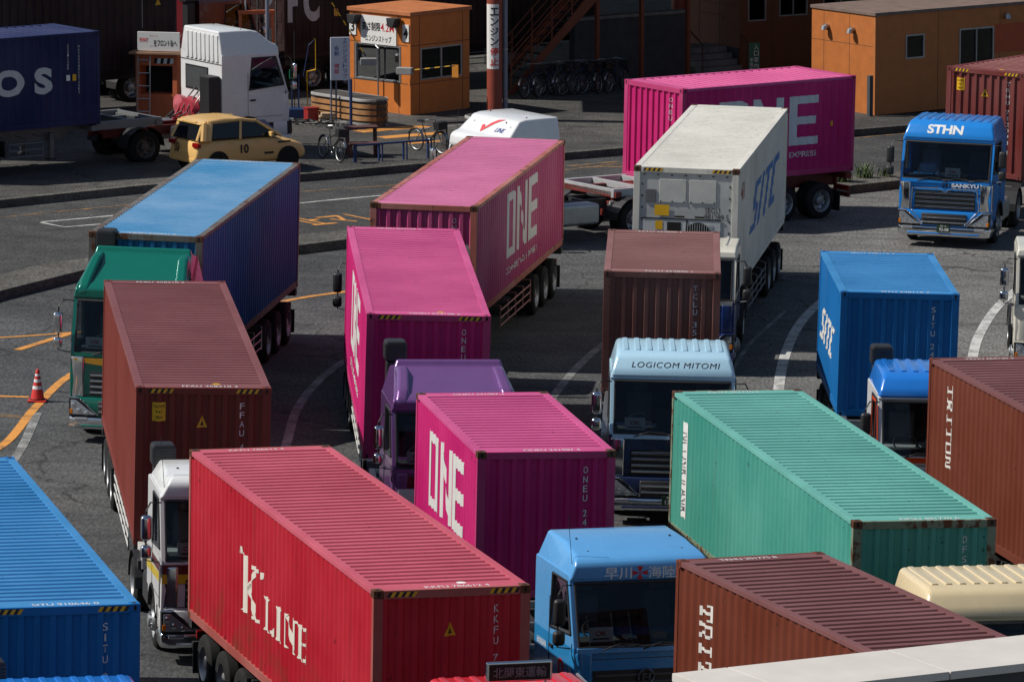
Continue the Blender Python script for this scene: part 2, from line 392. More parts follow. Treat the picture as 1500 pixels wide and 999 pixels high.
def container(label, pose, L, H, m, mf=None, group='shipping containers on the trailers', mc=None, side_art=None, serial=None, roofno=None, hazard=False,
              triangle=False, caution=False, mark='yellow', reefer=False, mroof=None, lean=0, rail=None, rightmarks=False):
    x, y, yaw, z, ti, ro = pose
    root = empty('shipping_container', label, 'container', (x, y, z), yaw, group, lean, ti, -ro)
    mf = mf or m; mc = mc or mf; mroof = mroof or m
    hw, hl = 1.219, L / 2
    # frame: posts, rails, header, sills
    b = MB()
    for sx in (-1, 1):
        for sy in (-1, 1):
            xa, xb = sorted((sx * hw, sx * (hw - .15))); ya, yb = sorted((sy * hl, sy * (hl - .11)))
            b.box(xa, xb, ya, yb, .12, H - .12, mf, .008)
        xa, xb = sorted((sx * (hw - .002), sx * (hw - .14)))
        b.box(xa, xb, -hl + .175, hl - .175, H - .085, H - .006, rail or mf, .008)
        xa, xb = sorted((sx * (hw - .004), sx * (hw - .06)))
        b.box(xa, xb, -hl + .11, hl - .11, .012, .165, mf, .008)
    for sy in (-1, 1):
        ya, yb = sorted((sy * (hl - .002), sy * (hl - .07)))
        b.box(-hw + .155, hw - .155, ya, yb, H - .135, H - .004, mf, .01)
        b.box(-hw + .155, hw - .155, ya, yb, .012, .15, mf, .008)
        ya, yb = sorted((sy * (hl - .071), sy * (hl - .36)))
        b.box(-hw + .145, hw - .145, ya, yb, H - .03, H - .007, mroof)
    b.box(-hw + .07, hw - .07, -hl + .1, hl - .1, .05, .12, DARKF)
    b.build('frame', root)
    for sx in (-1, 1):
        for sy in (-1, 1):
            for zz in (0, H - .118):
                c = MB(); xa, xb = sorted((sx * (hw + .003), sx * (hw - .16))); ya, yb = sorted((sy * (hl + .003), sy * (hl - .175)))
                c.box(xa, xb, ya, yb, zz, zz + .121, mc, .012)
                O = ((xa + xb) / 2, sy * (hl + .003), zz + .06)
                lay(c, disc(12), HOLE, O, (-sy, 0, 0), (0, 0, 1), .05, .085, .002)
                lay(c, disc(12), HOLE, (sx * (hw + .003), (ya + yb) / 2, zz + .06), (0, sx, 0), (0, 0, 1), .05, .08, .002)
                if zz: lay(c, disc(12), HOLE, ((xa + xb) / 2, (ya + yb) / 2, zz + .121), (1, 0, 0), (0, 1, 0), .065, .115, .002)
                c.build('corner_casting', root)
    # corrugated skins
    q, f = prof_fn(.278, (.255, .5, .755, 1.0), .036 if not reefer else .012, -hl + .11, hl - .11)
    sides = {}
    for sx in (-1, 1):
        s = MB(); U = (0, sx, 0)
        qq = q if sx > 0 else [(-u, d) for u, d in q][::-1]
        panel(s, qq, (sx * (hw - .014), 0, .15), U, (0, 0, 1), H - .23, m)
        sides[sx] = s.build('side_panel', root, smooth=0)
    ff = (lambda u: f(u)); fl = (lambda u: f(-u))
    br = [u for u, _ in q]; brl = sorted(-u for u in br)
    qr, fr = prof_fn(.27, (.50, .56, .94, 1.0), .030, -hl + .36, hl - .36)
    r = MB()
    # roof ridges run across the box
    prev = None
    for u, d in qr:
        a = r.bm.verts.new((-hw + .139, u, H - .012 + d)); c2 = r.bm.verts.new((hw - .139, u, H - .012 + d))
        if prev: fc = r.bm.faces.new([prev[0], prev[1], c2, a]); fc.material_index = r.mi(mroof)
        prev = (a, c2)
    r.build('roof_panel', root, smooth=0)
    # front end
    if not reefer:
        qf, ffn = prof_fn(.235, (.3, .45, .85, 1.0), .045, -hw + .15, hw - .15)
        e = MB(); panel(e, qf, (0, -hl + .014, .14), (1, 0, 0), (0, 0, 1), H - .27, m); e.build('end_panel', root, smooth=0)
        bf = [u for u, _ in qf]
    else:
        bf, ffn = None, None
        e = MB(); gm = plain('reefer_grey', (.42, .43, .42), .5, grain=.15)
        e.box(-hw + .15, hw - .15, -hl + .03, -hl + .1, .14, H - .135, gm)
        for k in range(7):
            for zz in (H - .2,): e.box(-1.0 + k * .32, -.95 + k * .32, -hl + .022, -hl + .03, zz, zz + .03, DARKF)
        for k in range(9):
            for sx in (-1.03, 1.0): e.box(sx, sx + .03, -hl + .022, -hl + .03, .3 + k * .27, .35 + k * .27, DARKF)
        e.build('end_panel', root)
        for a in (-.62, .08):
            p = MB(); p.box(a, a + .62, -hl + .012, -hl + .03, H - .82, H - .28, plain('reefer_hatch', (.48, .49, .46), .5), .012)
            for i in range(3): p.box(a + .02 + .27 * i, a + .05 + .27 * i, -hl + .005, -hl + .012, H - .81, H - .78, DARKF)
            p.build('access_hatch', root)
        u = MB(); u.box(-.98, .82, -hl + .014, -hl + .03, .4, H - 1.2, plain('reefer_unit', (.5, .52, .52), .5), .01)
        u.box(-.42, -.1, -hl + .008, -hl + .014, .9, H - 1.27, HOLE); u.box(-.99, .83, -hl + .006, -hl + .02, H - 1.21, H - 1.18, DARKF)
        u.box(.02, .06, -hl + .006, -hl + .014, .4, H - 1.21, DARKF)
        u.box(-.25, -.02, -hl + .004, -hl + .012, H - 1.16, H - 1.12, HOLE); u.box(.22, .45, -hl + .004, -hl + .012, H - 1.16, H - 1.12, HOLE)
        u.build('cooling_unit', root)
        fg = MB(); lay(fg, disc(28), HOLE, (.3, -hl + .014, H - 1.58), (1, 0, 0), (0, 0, 1), .64, .64, .004)
        for k in range(12): fg.box(.0 + k * .055, .012 + k * .055, -hl + .001, -hl + .008, H - 1.87, H - 1.29, gm)
        fg.build('fan_grille', root)
        v = MB(); v.box(-.95, -.7, -hl + .006, -hl + .03, H - .82, H - .52, plain('vent_grey', (.12, .12, .13), .6), .03); v.build('air_vent', root)
        for (a, c2, w, h) in ((-.72, H - 1.0, .34, .25), (-.78, H - 1.35, .17, .2)):
            l = MB(); lay(l, SQ, YEL, (a + .17, -hl + .012, c2), (1, 0, 0), (0, 0, 1), w, h, .004); l.build('warning_label', root)
        t = MB(); lay(t, textshape('SEGU'), INK, (.62, -hl + .03, H - .98), (1, 0, 0), (0, 0, 1), .34, .13, .004)
        lay(t, textshape('981289 5'), INK, (.72, -hl + .03, H - 1.13), (1, 0, 0), (0, 0, 1), .56, .13, .004); t.build('serial_number', root)
    # doors at the rear
    for sx in (-1, 1):
        d = MB(); xa, xb = sorted((sx * .012, sx * (hw - .155)))
        d.box(xa, xb, hl - .07, hl - .025, .155, H - .14, m, .01)
        for zz in (.5, 1.15, 1.8): d.box(xa + .05, xb - .05, hl - .03, hl - .012, zz, zz + .32, m, .015)
        dd = d.build('door', root)
        for k in (.3, .75):
            g = MB(); g.cyl((sx * k, hl + .002, .06), (sx * k, hl + .002, H - .05), .017, STEEL, seg=8); g.box(sx * k - .02, sx * k + .02, hl - .02, hl + .02, 1.0, 1.08, STEEL); g.build('lock_rod', dd)
    # markings
    W_ = decalmat('mark_white', (.72, .72, .72), .35)
    if hazard:
        for sx in (-1, 1):
            hz = MB()
            for k in range(8):
                x0 = sx * (hw - .2) - sx * .055 * k; w = .055
                c0 = HAZY if k % 2 else INK
                sh = ([(-.5, -.5), (.5, -.5), (1.3, .5), (.3, .5)], [(0, 1, 2, 3)])
                lay(hz, sh, c0, (x0 - sx * .03, -hl + .002, H - .065), (1, 0, 0), (0, 0, 1), w, .075, .004)
            hz.build('hazard_stripes', root)
    if serial and not reefer:
        t = MB(); zz = H - .34
        for ch in serial:
            if ch != ' ':
                w = .03 if ch in '1I' else .085
                lay(t, textshape(ch), W_, (.70, -hl + .014, zz), (1, 0, 0), (0, 0, 1), w, .115, .006, bf, ffn, .70)
            zz -= .165 if ch != ' ' else .1
            if zz < .3: break
        t.build('serial_number', root)
    if roofno:
        t = MB(); lay(t, textshape(roofno), W_, (.12, -hl + .17, H - .007), (1, 0, 0), (0, 1, 0), 1.0, .15, .004); t.build('roof_number', root); t = MB()
        lay(t, textshape(roofno), W_, (-.1, hl - .2, H - .007), (1, 0, 0), (0, 1, 0), .95, .13, .004)
        t.build('roof_number', root)
    if triangle:
        t = MB(); lay(t, TRI, HAZY, (-.02, -hl + .014, H - .62), (1, 0, 0), (0, 0, 1), .2, .22, .008, bf, ffn, -.02); lay(t, TRI, INK, (-.02, -hl + .014, H - .65), (1, 0, 0), (0, 0, 1), .07, .09, .012, bf, ffn, -.02)
        t.build('warning_triangle', root)
    if caution:
        t = MB(); O = (-.80, -hl + .014, H - .45)
        lay(t, SQ, YEL, O, (1, 0, 0), (0, 0, 1), .24, .34, .008, bf, ffn, -.8)
        for i, s in enumerate(('CAUTION', '9\'6"', 'HIGH')):
            lay(t, textshape(s, 0, .01), INK, (O[0], O[1], O[2] + .1 - .1 * i), (1, 0, 0), (0, 0, 1), .2 if i == 0 else .12, .06, .012, bf, ffn, -.8)
        t.build('caution_label', root)
    if mark:
        t = MB(); lay(t, disc(12), HAZY if mark == 'yellow' else WHITEP, (.25, -hl + .42, H - .012), (1, 0, 0), (0, 1, 0), .15, .16, .004); t.build('roof_sticker', root)
    if rightmarks:
        t = MB()
        for k, (yy, zz, w, h) in enumerate(((hl - .85, H - .55, .05, .6), (hl - 1.15, H - 1.0, .05, 1.5))):
            for j in range(int(h / .09)): lay(t, textshape('MGW 30480 KG 67200 LB TARE 2180'.replace(' ', '')[j % 24]), W_, (hw - .014, yy, zz - j * .09 + h * .3), (0, 1, 0), (0, 0, 1), .045, .06, .006, br, ff)
        lay(t, SQ, YEL, (hw - .014, hl - .8, H - 1.25), (0, 1, 0), (0, 0, 1), .1, .13, .007, br, ff)
        t.build('data_markings', root)
    for art in (side_art or []):
        side, shape, mat, uc, zc, w, h = art[:7]
        t = MB(); name = art[7] if len(art) > 7 else 'logo'
        _side(t, shape, mat, -1 if side == 'L' else 1, uc, zc, w, h, brl if side == 'L' else br, fl if side == 'L' else ff, hw)
        t.build(name, root)
    return root
def _side(t, shape, mat, sx, uc, zc, w, h, br, f, hw):
    """uc: centre along the reading direction; shape moved so that breaks line up with the ribs"""
    sh = ([(x + uc / w, y) for x, y in shape[0]], shape[1])
    lay(t, sh, mat, (sx * (hw - .014), 0, zc), (0, sx, 0), (0, 0, 1), w, h, .007, br, f)

# ------------------------------------------------------------ wheels and trailers
def _wheel_meshes():
    out = {}
    for kind in ('trailer', 'front', 'dark'):
        t = MB(); w = .28 if kind == 'front' else .56; Rr = .49
        def tyre(c):
            h = .13
            t.lathe([(c - h, .30), (c - h, .38), (c - h + .015, .45), (c - h + .05, .485), (c, Rr), (c + h - .05, .485), (c + h - .015, .45), (c + h, .38), (c + h, .30)], RUBBER, 'X', 28)
        if kind == 'front': tyre(0)
        else: tyre(-.15); tyre(.15)
        rm = RIMDARK if kind == 'dark' else RIM
        r = MB()
        o = .13 if kind == 'front' else .28
        if kind == 'front':
            r.lathe([(o, .305), (o - .01, .285), (o - .05, .27), (o - .03, .2), (o + .03, .17), (o + .05, .12), (o + .09, .11), (o + .1, .05), (o + .1, .001)], CHROME if False else rm, 'X', 24)
        else:
            r.lathe([(o, .305), (o - .01, .285), (o - .04, .27), (o - .14, .24), (o - .17, .17), (o - .17, .13), (o - .05, .12), (o - .03, .07), (o - .03, .001)], rm, 'X', 24)
        for k in range(8):
            a = 2 * math.pi * k / 8; zc = .225; xx = (o - .148) if kind != 'front' else (o + .006)
            lay(r, disc(10), HOLE, (xx, zc * math.cos(a), zc * math.sin(a)), (0, 1, 0), (0, 0, 1), .055, .055, .012)
        for k in range(10):
            a = 2 * math.pi * (k + .5) / 10; xx = (o + .03) if kind == 'front' else (o - .17)
            r.cyl((xx, .145 * math.cos(a), .145 * math.sin(a)), (xx + .04, .145 * math.cos(a), .145 * math.sin(a)), .016, STEEL, seg=6)
        r.cyl((-.2, 0, 0), (o - .18 if kind != 'front' else 0.0, 0, 0), .12, DARKF, seg=12)
        out[kind] = (t.mesh('tyre'), r.mesh('rim'))
    return out
WH = _wheel_meshes()
def wheel(parent, x, y, kind, z=.49):
    t, r = WH[kind]
    w = link('tyre', t, parent); w.location = (x, y, z); w.rotation_euler = (random.uniform(0, 6), 0, 0 if x > 0 else math.pi)
    rr = link('rim', r, w); return w

def trailer(label, pose, L, mcol, deck=1.1, fwd=0., axles=3, guard=True, gm=None, ground=0., lean=0, group='container trailers'):
    """skeletal chassis under a box; local origin = box centre on the ground, front towards -Y; fwd = bare length ahead of the box"""
    x, y, yaw = pose[:3]
    root = empty('container_trailer', label, 'trailer', (x, y, ground), yaw, group, lean)
    f, r = -L / 2 - fwd, L / 2
    b = MB()
    for sx in (-1, 1):
        xa, xb = sx * .42, sx * .56
        b.prism([(f + .05, deck - .16), (f + 2.6, deck - .18), (f + 3.0, deck - .42), (r - .05, deck - .42), (r - .05, deck - .03), (f + .05, deck - .03)], min(xa, xb), max(xa, xb), mcol, 'X', .01)
    n = int((r - f) / 1.5)
    for k in range(n + 1):
        yy = f + .1 + (r - f - .35) * k / n
        b.box(-.42, .42, yy, yy + .12, deck - .16, deck - .05, mcol)
    for yy in (-L / 2 + .05, L / 2 - .25) + ((f + .02,) if fwd > .3 else ()):
        b.box(-1.21, 1.21, yy, yy + .2, deck - .17, deck - .012, mcol, .01)
    b.build('chassis_frame', root)
    if fwd > .3:
        g = MB()
        for sx in (-1, 1):
            xa, xb = sorted((sx * 1.02, sx * 1.14)); g.box(xa, xb, f, -L / 2 + .06, deck - .17, deck + .06, gm or STEEL, .01)
        for k in range(3): g.box(-1.02, 1.02, f + .02 + k * fwd * .45, f + .14 + k * fwd * .45, deck - .12, deck + .05, gm or STEEL, .008)
        g.build('gooseneck', root)
    ys = [r - 1.1 - 1.31 * k for k in range(axles)]
    for yy in ys:
        a = MB(); a.cyl((-1.0, yy, .49), (1.0, yy, .49), .075, DARKF); a.build('axle', root)
        for sx in (-1, 1): wheel(root, sx * .93, yy, 'trailer')
    for sx in (-1, 1):
        m = MB()
        for yy in ys[-1:]: m.box(sx * .93 - .3, sx * .93 + .3, yy - .62, yy - .58, .5, .95, BLACKP)
        m.box(sx * .93 - .3, sx * .93 + .3, r - .48, r - .45, .18, .72, BLACKP)
        m.build('mudguard', root)
        lg = MB(); yl = f + 3.4
        lg.box(sx * .75 - .07, sx * .75 + .07, yl - .07, yl + .07, .32, deck - .18, mcol, .01); lg.box(sx * .75 - .12, sx * .75 + .12, yl - .12, yl + .12, .28, .32, DARKF)
        lg.build('landing_leg', root)
    if guard:
        y0, y1 = f + 3.9, ys[-1] - .75
        if y1 - y0 > .8:
            for sx in (-1, 1):
                g = MB(); xx = sx * 1.17
                for zz in (.48, .66, .84): g.tube([(xx, y0, zz), (xx, y1, zz)], .018, gm or STEEL, 6)
                k = 0; nn = max(2, int((y1 - y0) / .9))
                for k in range(nn + 1): yy = y0 + (y1 - y0) * k / nn; g.tube([(xx, yy, .42), (xx, yy, .95), (sx * .6, yy, deck - .2)], .018, gm or STEEL, 6)
                g.build('side_guard', root)
    rb = MB(); rb.box(-1.15, 1.15, r - .12, r - .02, .52, .64, mcol, .01)
    for sx in (-1, 1): rb.box(sx * .6 - .04, sx * .6 + .04, r - .12, r - .05, .6, deck - .2, mcol)
    rb.build('rear_bumper', root)
    for sx in (-1, 1):
        l = MB(); l.box(sx * .85 - .22, sx * .85 + .22, r - .06, r + .005, .68, .82, REDL, .01); l.build('tail_light', root)
    return root

# ------------------------------------------------------------ tractor units
def tractor(label, loc, yaw, up, low=None, bump=None, fair='ribbed', fcol=None, top=3.3, snorkel=True, ws=(1.8, 2.8), art=None, card=True, plate=None, arch=None,
            extras=None, ground=0, lean=0, wheels='front', stripe=None, grille='bars', mirror=None, rearlen=5.6, group='tractor units queueing in the yard', frame=None, sunv=False, defl=None, emb=(.14, .085)):
    """cab-over tractor; local origin = front centre on the ground, front towards -Y"""
    low = low or up; bump = bump or CHROME; fcol = fcol or up; arch = arch or BLACKP; mirror = mirror or CHROME; frame = frame or DARKF
    root = empty('tractor_unit', label, 'truck', (loc[0], loc[1], ground), yaw, group, lean)
    wb, wt = ws; hw = 1.22; back = 2.2
    # lower body
    c = MB()
    arcp = [(1.38 + .60 * math.cos(R(a)), .55 + .60 * math.sin(R(a))) for a in range(170, 9, -20)]
    c.prism([(.03, .92), (.0, 1.3), (.05, wb)] + [(back, wb), (back, .98), (2.02, .98)] + arcp[::-1] + [(.75, .92)], -hw, hw, low, 'X', .035)
    # upper shell: rear wall, sleeper sides, roof head, pillars
    for sx in (-1, 1):
        xa, xb = sorted((sx * (hw - .045), sx * (hw - .005)))
        c.prism([(1.32, wb - .02), (back - .001, wb - .02), (back - .001, wt + .03), (1.22, wt + .03)], xa, xb, up, 'X', .012)
        xa, xb = sorted((sx * (hw - .10), sx * (hw - .006)))
        c.prism([(.045, wb - .02), (.13, wb - .02), (.47, wt + .03), (.36, wt + .03)], xa, xb, up, 'X', .012)
        xa, xb = sorted((sx * (hw - .05), sx * (hw - .007)))
        c.prism([(.13, wb - .02), (1.34, wb - .02), (1.33, wb + .10), (.19, wb + .2)], xa, xb, up, 'X')
    c.box(-hw + .04, hw - .04, back - .05, back - .002, wb - .02, wt + .03, up)
    c.prism([(.355, wt), (.33, wt + .06), (.42, wt + .13), (back + .003, wt + .13), (back + .003, wt)], -hw + .003, hw - .003, up, 'X', .03)
    cab = c.build('cab', root)
    # glass
    def at(v): return .045 + (.36 - .045) * v, wb + (wt - wb) * v
    w = MB(); n = 10
    rows = []
    for v in (0.0, .25, .5, .75, 1.0):
        row = []
        for i in range(n + 1):
            t = -1 + 2 * i / n; yy, zz = at(v); row.append(w.bm.verts.new((t * (hw - .09), yy - .035 * (1 - t * t) - .004, zz)))
        rows.append(row)
    for a, b in zip(rows, rows[1:]):
        for i in range(n): f = w.bm.faces.new([a[i], a[i + 1], b[i + 1], b[i]]); f.material_index = w.mi(GLASS)
    wsh = w.build('windshield', root)
    rim = MB(); rim.tube([(-hw + .09, at(0)[0] - .01, wb), (0, at(0)[0] - .045, wb), (hw - .09, at(0)[0] - .01, wb)], .02, BLACKP, 6); rim.tube([(-hw + .09, at(1)[0] - .01, wt - .01), (0, at(1)[0] - .045, wt - .01), (hw - .09, at(1)[0] - .01, wt - .01)], .028, BLACKP, 6)
    for sx in (-1, 1): rim.tube([(sx * (hw - .095), at(0)[0] - .008, wb), (sx * (hw - .095), at(1)[0] - .008, wt)], .02, BLACKP, 6)
    rim.build('window_seal', wsh)
    for sx in (-1, 1):
        g = MB(); X = sx * (hw - .025); pts = [(.20, wb + .2), (1.32, wb + .10), (1.22, wt + .005), (.46, wt + .005)]
        g.face([(X, a, b) for a, b in pts], GLASS); gg = g.build('side_window', root)
        fr_ = MB(); fr_.tube([(sx * (hw - .003), a, b) for a, b in pts + pts[:1]], .028, BLACKP, 6); fr_.build('window_frame', gg)
        d = MB(); X = sx * (hw + .003)
        for p, q in (((.14, 1.12), (.14, wb + .05)), ((1.36, 1.12), (1.36, wb + .6)), ((.14, 1.12), (1.36, 1.12))):
            d.tube([(X, *p), (X, *q)], .006, BLACKP, 4)
        d.box(min(X, X + sx * .03), max(X, X + sx * .03), 1.12, 1.3, wb - .22, wb - .17, BLACKP, .006); d.build('door_handle', root)
    wp = MB()
    for sx in (-.75, -.05, .6): wp.tube([(sx, -.0, wb - .05), (sx + .3, at(.06)[0] - .075, wb + .05), (sx + .62, at(.03)[0] - .07, wb + .03)], .012, BLACKP, 6)
    wp.build('wiper', root)
    # inside
    it = MB(); it.box(-hw + .08, hw - .08, .14, .62, wb - .06, wb + .06, INTER, .03); it.box(-hw + .1, hw - .1, 1.55, 2.1, wb - .1, wb + .25, INTER, .03); it.build('dashboard', root)
    rg = random.Random(len(label) * 7 + int(abs(loc[0] * 10)))
    ct = MB(); ct.box(-hw + .12, hw - .12, 2.08, 2.1, wb + .1, wt - .05, plain('curtain_%d' % rg.randint(0, 2), [(.05, .065, .09), (.07, .055, .045), (.04, .045, .04)][rg.randint(0, 2)], .9, grain=.4)); ct.build('curtain', root)
    cl = MB()
    for k in range(5): x_ = rg.uniform(-.3, .95); cl.box(x_, x_ + rg.uniform(.08, .25), .25, .45, wb + .06, wb + rg.uniform(.09, .2), plain(*[('clutter_blue', (.08, .25, .5), .8), ('clutter_white', (.6, .6, .58), .8), ('clutter_tan', (.3, .2, .12), .8)][rg.randint(0, 2)]), .015)
    cl.build('dashboard_clutter', root)
    for sx in (-.62, .62):
        s = MB(); s.box(sx - .26, sx + .26, 1.0, 1.5, wb - .2, wb - .02, SEATM, .06); s.box(sx - .25, sx + .25, 1.38, 1.52, wb - .1, wb + .62, SEATM, .06); s.box(sx - .13, sx + .13, 1.38, 1.48, wb + .64, wb + .82, SEATM, .04); s.build('seat', root)
    sw = MB(); sw.ring((0, 0, 0), .23, .018, BLACKP, 'Z'); sw.box(-.2, .2, -.02, .02, -.02, .0, BLACKP); so = sw.build('steering_wheel', root); so.location = (-.62, .72, wb + .12); so.rotation_euler = (R(35), 0, 0)
    if card:
        k = MB(); cx = card if isinstance(card, float) else -.72
        k.box(cx - .2, cx + .2, .16, .165, wb + .06, wb + .3, WHITEP, mtx=None)
        lay(k, textshape('OK', 0, .02), REDINK, (cx, .16, wb + .20), (1, 0, 0), (0, 0, 1), .2, .08, .004); lay(k, SQ, INK, (cx, .16, wb + .11), (1, 0, 0), (0, 0, 1), .28, .025, .004); k.build('permit_card', root)
    # front: grille, bumper, lights, plate
    g = MB()
    if grille == 'bars':
        g.box(-.8, .8, -.012, .03, 1.0, 1.5, BLACKP, .02)
        for zz in (1.05, 1.17, 1.29, 1.41): g.box(-.78, .78, -.035, -.01, zz, zz + .045, CHROME, .01)
    elif grille == 'dark':
        g.box(-.9, .9, -.012, .03, .98, 1.42, BLACKP, .03)
        for zz in (1.06, 1.2, 1.32): g.box(-.86, .86, -.028, -.01, zz, zz + .035, plain('grille_grey', (.08, .08, .085), .4), .01)
    g.build('grille', root)
    e = MB(); ez, er = wb - emb[0], emb[1]; e.ring((0, -.045, ez), er, er * .14, CHROME, 'Y', 20, 6); e.box(-er * .6, -er * .3, -.055, -.03, ez - er * .5, ez + er * .5, CHROME); e.box(er * .3, er * .6, -.055, -.03, ez - er * .5, ez + er * .5, CHROME); e.box(-er * .3, er * .3, -.053, -.032, ez - er * .1, ez + er * .1, CHROME); e.build('emblem', root)
    bm_ = MB(); prof = [(-hw - .01, .5), (-hw - .01, .0), (-hw + .14, -.08), (-.5, -.11), (.5, -.11), (hw - .14, -.08), (hw + .01, .0), (hw + .01, .5)]
    bm_.prism([(p[0], p[1]) for p in prof] + [(hw - .1, .5), (hw - .1, .1), (-hw + .1, .1), (-hw + .1, .5)], .30, .56, bump, 'Z', .09, None, 5)
    bm_.prism([(p[0] * .985, p[1] + .035) for p in prof] + [(hw - .12, .5), (hw - .12, .1), (-hw + .12, .1), (-hw + .12, .5)], .565, .96, low, 'Z', .02)
    bm_.box(-.6, .6, -.10, -.06, .60, .90, BLACKP, .02); bm_.box(-.95, .95, -.122, -.10, .36, .40, low, .008)
    bo = bm_.build('bumper', root, 60, False)
    for sx in (-1, 1):
        sh_ = lambda k, e: [(sx * a, b) for a, b in ((.60 - e, .575 - e), (1.20 + e, .575 - e), (1.205 + e, .94 + e), (1.02 - e, .94 + e), (.80 - e, .76 + e))]
        h = MB(); h.prism(sh_(1, .012), -.075, .10, BLACKP, 'Y', .02); h.prism(sh_(1, -.03), -.088, -.03, LENS, 'Y', .015)
        for cx_, cz_ in ((.84, .65), (1.0, .70), (1.12, .82)): h.lathe([(-.094, .001), (-.097, .03), (-.09, .05)], plain('lamp_reflector', (.8, .82, .85), .05, .9), 'Y', 14, (sx * cx_, 0, cz_))
        h.box(min(sx * 1.13, sx * 1.19), max(sx * 1.13, sx * 1.19), -.094, -.08, .62, .72, AMBER, .01)
        h.tube([(sx * .6, -.085, .60), (sx * .80, -.09, .785), (sx * 1.01, -.085, .955), (sx * 1.215, -.06, .96)], .018, CHROME if bump is CHROME else low, 6); h.build('headlight', bo)
        fl = MB(); fl.box(sx * .95 - .14, sx * .95 + .14, -.105, -.06, .47, .55, LENS, .02); fl.build('fog_light', bo)
        cn = MB(); xa, xb = sx * (hw - .3), sx * (hw + .012); cn.prism([(xa, -.03), (sx * (hw - .1), -.01), (xb, .07), (xb, .24), (xa, .05)], .96, wb - .08, defl or (CHROME if bump is CHROME and mirror is CHROME else low), 'Z', .035, None, 4); cn.build('corner_deflector', root, 60, False)
    lg_ = MB()
    for zz in (.66, .78): lg_.box(-.58, .58, -.125, -.095, zz, zz + .04, CHROME if bump is CHROME else BLACKP, .01)
    lg_.build('lower_grille', bo)
    cw = MB(); cw.prism([(.02, wb - .10), (-.006, wb - .09), (.0, wb - .01), (.05, wb - .005)], -hw + .06, hw - .06, up, 'X', .006); cw.build('cowl_panel', root)
    sm = MB()
    for zz in (1.0, wb - .2): sm.box(-hw + .05, hw - .05, -.002 + (.03 if zz > 1.3 else .02), .03, zz - .006, zz + .006, BLACKP)
    sm.build('panel_seam', root)
    if plate:
        p = MB(); p.box(-.17, .17, -.137, -.123, .42, .62, plain('plate_green', (.012, .04, .022), .5), .004)
        lay(p, textshape(plate, 0, .02), WHITEP, (.02, -.137, .495), (1, 0, 0), (0, 0, 1), .25, .085, .002); lay(p, textshape('横浜 130'), WHITEP, (0, -.137, .585), (1, 0, 0), (0, 0, 1), .16, .04, .002); p.build('number_plate', root)
    # mirrors
    for sx in (-1, 1):
        m = MB(); X = sx * (hw + .26)
        m.tube([(sx * (hw - .02), .3, wt - .02), (X - sx * .08, .12, wt + .02), (X, .08, wt - .12), (X, .08, wb + .02), (sx * (hw + .02), .16, wb - .03)], .016, BLACKP, 6)
        mo = m.build('mirror_arm', root)
        h = MB(); h.prism([(X - .1, wb + .38), (X + .1, wb + .38), (X + .1, wb + .82), (X - .1, wb + .82)], -.06, .08, mirror, 'Y', .065, None, 5); h.box(X - .085, X + .085, .081, .087, wb + .41, wb + .79, BLACKP); h.prism([(X - .1, wb + .06), (X + .1, wb + .06), (X + .1, wb + .3), (X - .1, wb + .3)], -.06, .09, mirror, 'Y', .065, None, 5); h.build('mirror', mo, 60, False)
    # wheels, arches, steps, chassis, tanks
    for sx in (-1, 1):
        wheel(root, sx * 1.06, 1.38, 'front'); wheel(root, sx * .93, 4.65, 'trailer' if wheels != 'dark' else 'dark')
        a = MB(); xo = sx * (hw + .012); xi = sx * (hw - .2)
        for k in range(len(arcp) - 1):
            (y0, z0), (y1, z1) = arcp[k], arcp[k + 1]; sc_ = .93
            q0, q1 = (1.38 + (y0 - 1.38) * sc_, .55 + (z0 - .55) * sc_), (1.38 + (y1 - 1.38) * sc_, .55 + (z1 - .55) * sc_)
            for X0, X1 in ((xo, xi),):
                a.face([(X0, y0, z0), (X0, y1, z1), (X0, *q1), (X0, *q0)], arch); a.face([(X0, *q0), (X0, *q1), (X1, *q1), (X1, *q0)], arch)
        a.build('wheel_arch', root)
        st = MB(); xa, xb = sorted((sx * (hw - .35), sx * (hw - .01)))
        st.box(xa, xb, .3, .76, .40, .46, STEEL, .01); st.box(xa, xb, .3, .76, .86, .9, BLACKP, .01); st.build('step', root)
        ft = MB(); xa, xb = sorted((sx * .56, sx * 1.15)); ft.box(xa, xb, 2.35, 3.55, .42, .98, STEEL if sx > 0 else DARKF, .09)
        if sx > 0: ft.build('fuel_tank', root)
        else: ft.build('battery_box', root)
        fd = MB(); n = 9; pr = [(4.65 + .60 * math.cos(R(180 * k / n)), .49 + .58 * math.sin(R(180 * k / n))) for k in range(n + 1)]
        for (y0, z0), (y1, z1) in zip(pr, pr[1:]):
            fd.face([(sx * .6, y0, z0), (sx * 1.22, y0, z0), (sx * 1.22, y1, z1), (sx * .6, y1, z1)], BLACKP)
        fd.build('rear_fender', root)
    ch = MB()
    for sx in (-1, 1): ch.box(sx * .42 - .04, sx * .42 + .04, .3, rearlen, .72, .98, frame)
    for yy in (.6, 2.6, 3.6, 5.2): ch.box(-.4, .4, yy, yy + .1, .75, .95, frame)
    ch.cyl((-.95, 1.38, .49), (.95, 1.38, .49), .06, DARKF); ch.cyl((-.7, 4.65, .49), (.7, 4.65, .49), .09, DARKF)
    ch.box(-.6, .6, .4, 2.1, .55, .95, DARKF); ch.build('chassis_frame', root)
    fw = MB(); fw.cyl((0, 4.5, 1.0), (0, 4.5, 1.06), .45, frame, seg=20); fw.build('fifth_wheel', root)
    hs = MB()
    for k in range(3):
        x0 = -.35 + .3 * k; hs.tube([(x0, back + .05, 1.9), (x0 + .05, back + .35, 1.55), (x0, back + .5, 1.25), (x0 + .1, back + .75, 1.1), (x0, back + 1.0, 1.15)], .022, [REDL, BLACKP, BLACKP][k], 6)
    hs.build('air_hose', root)
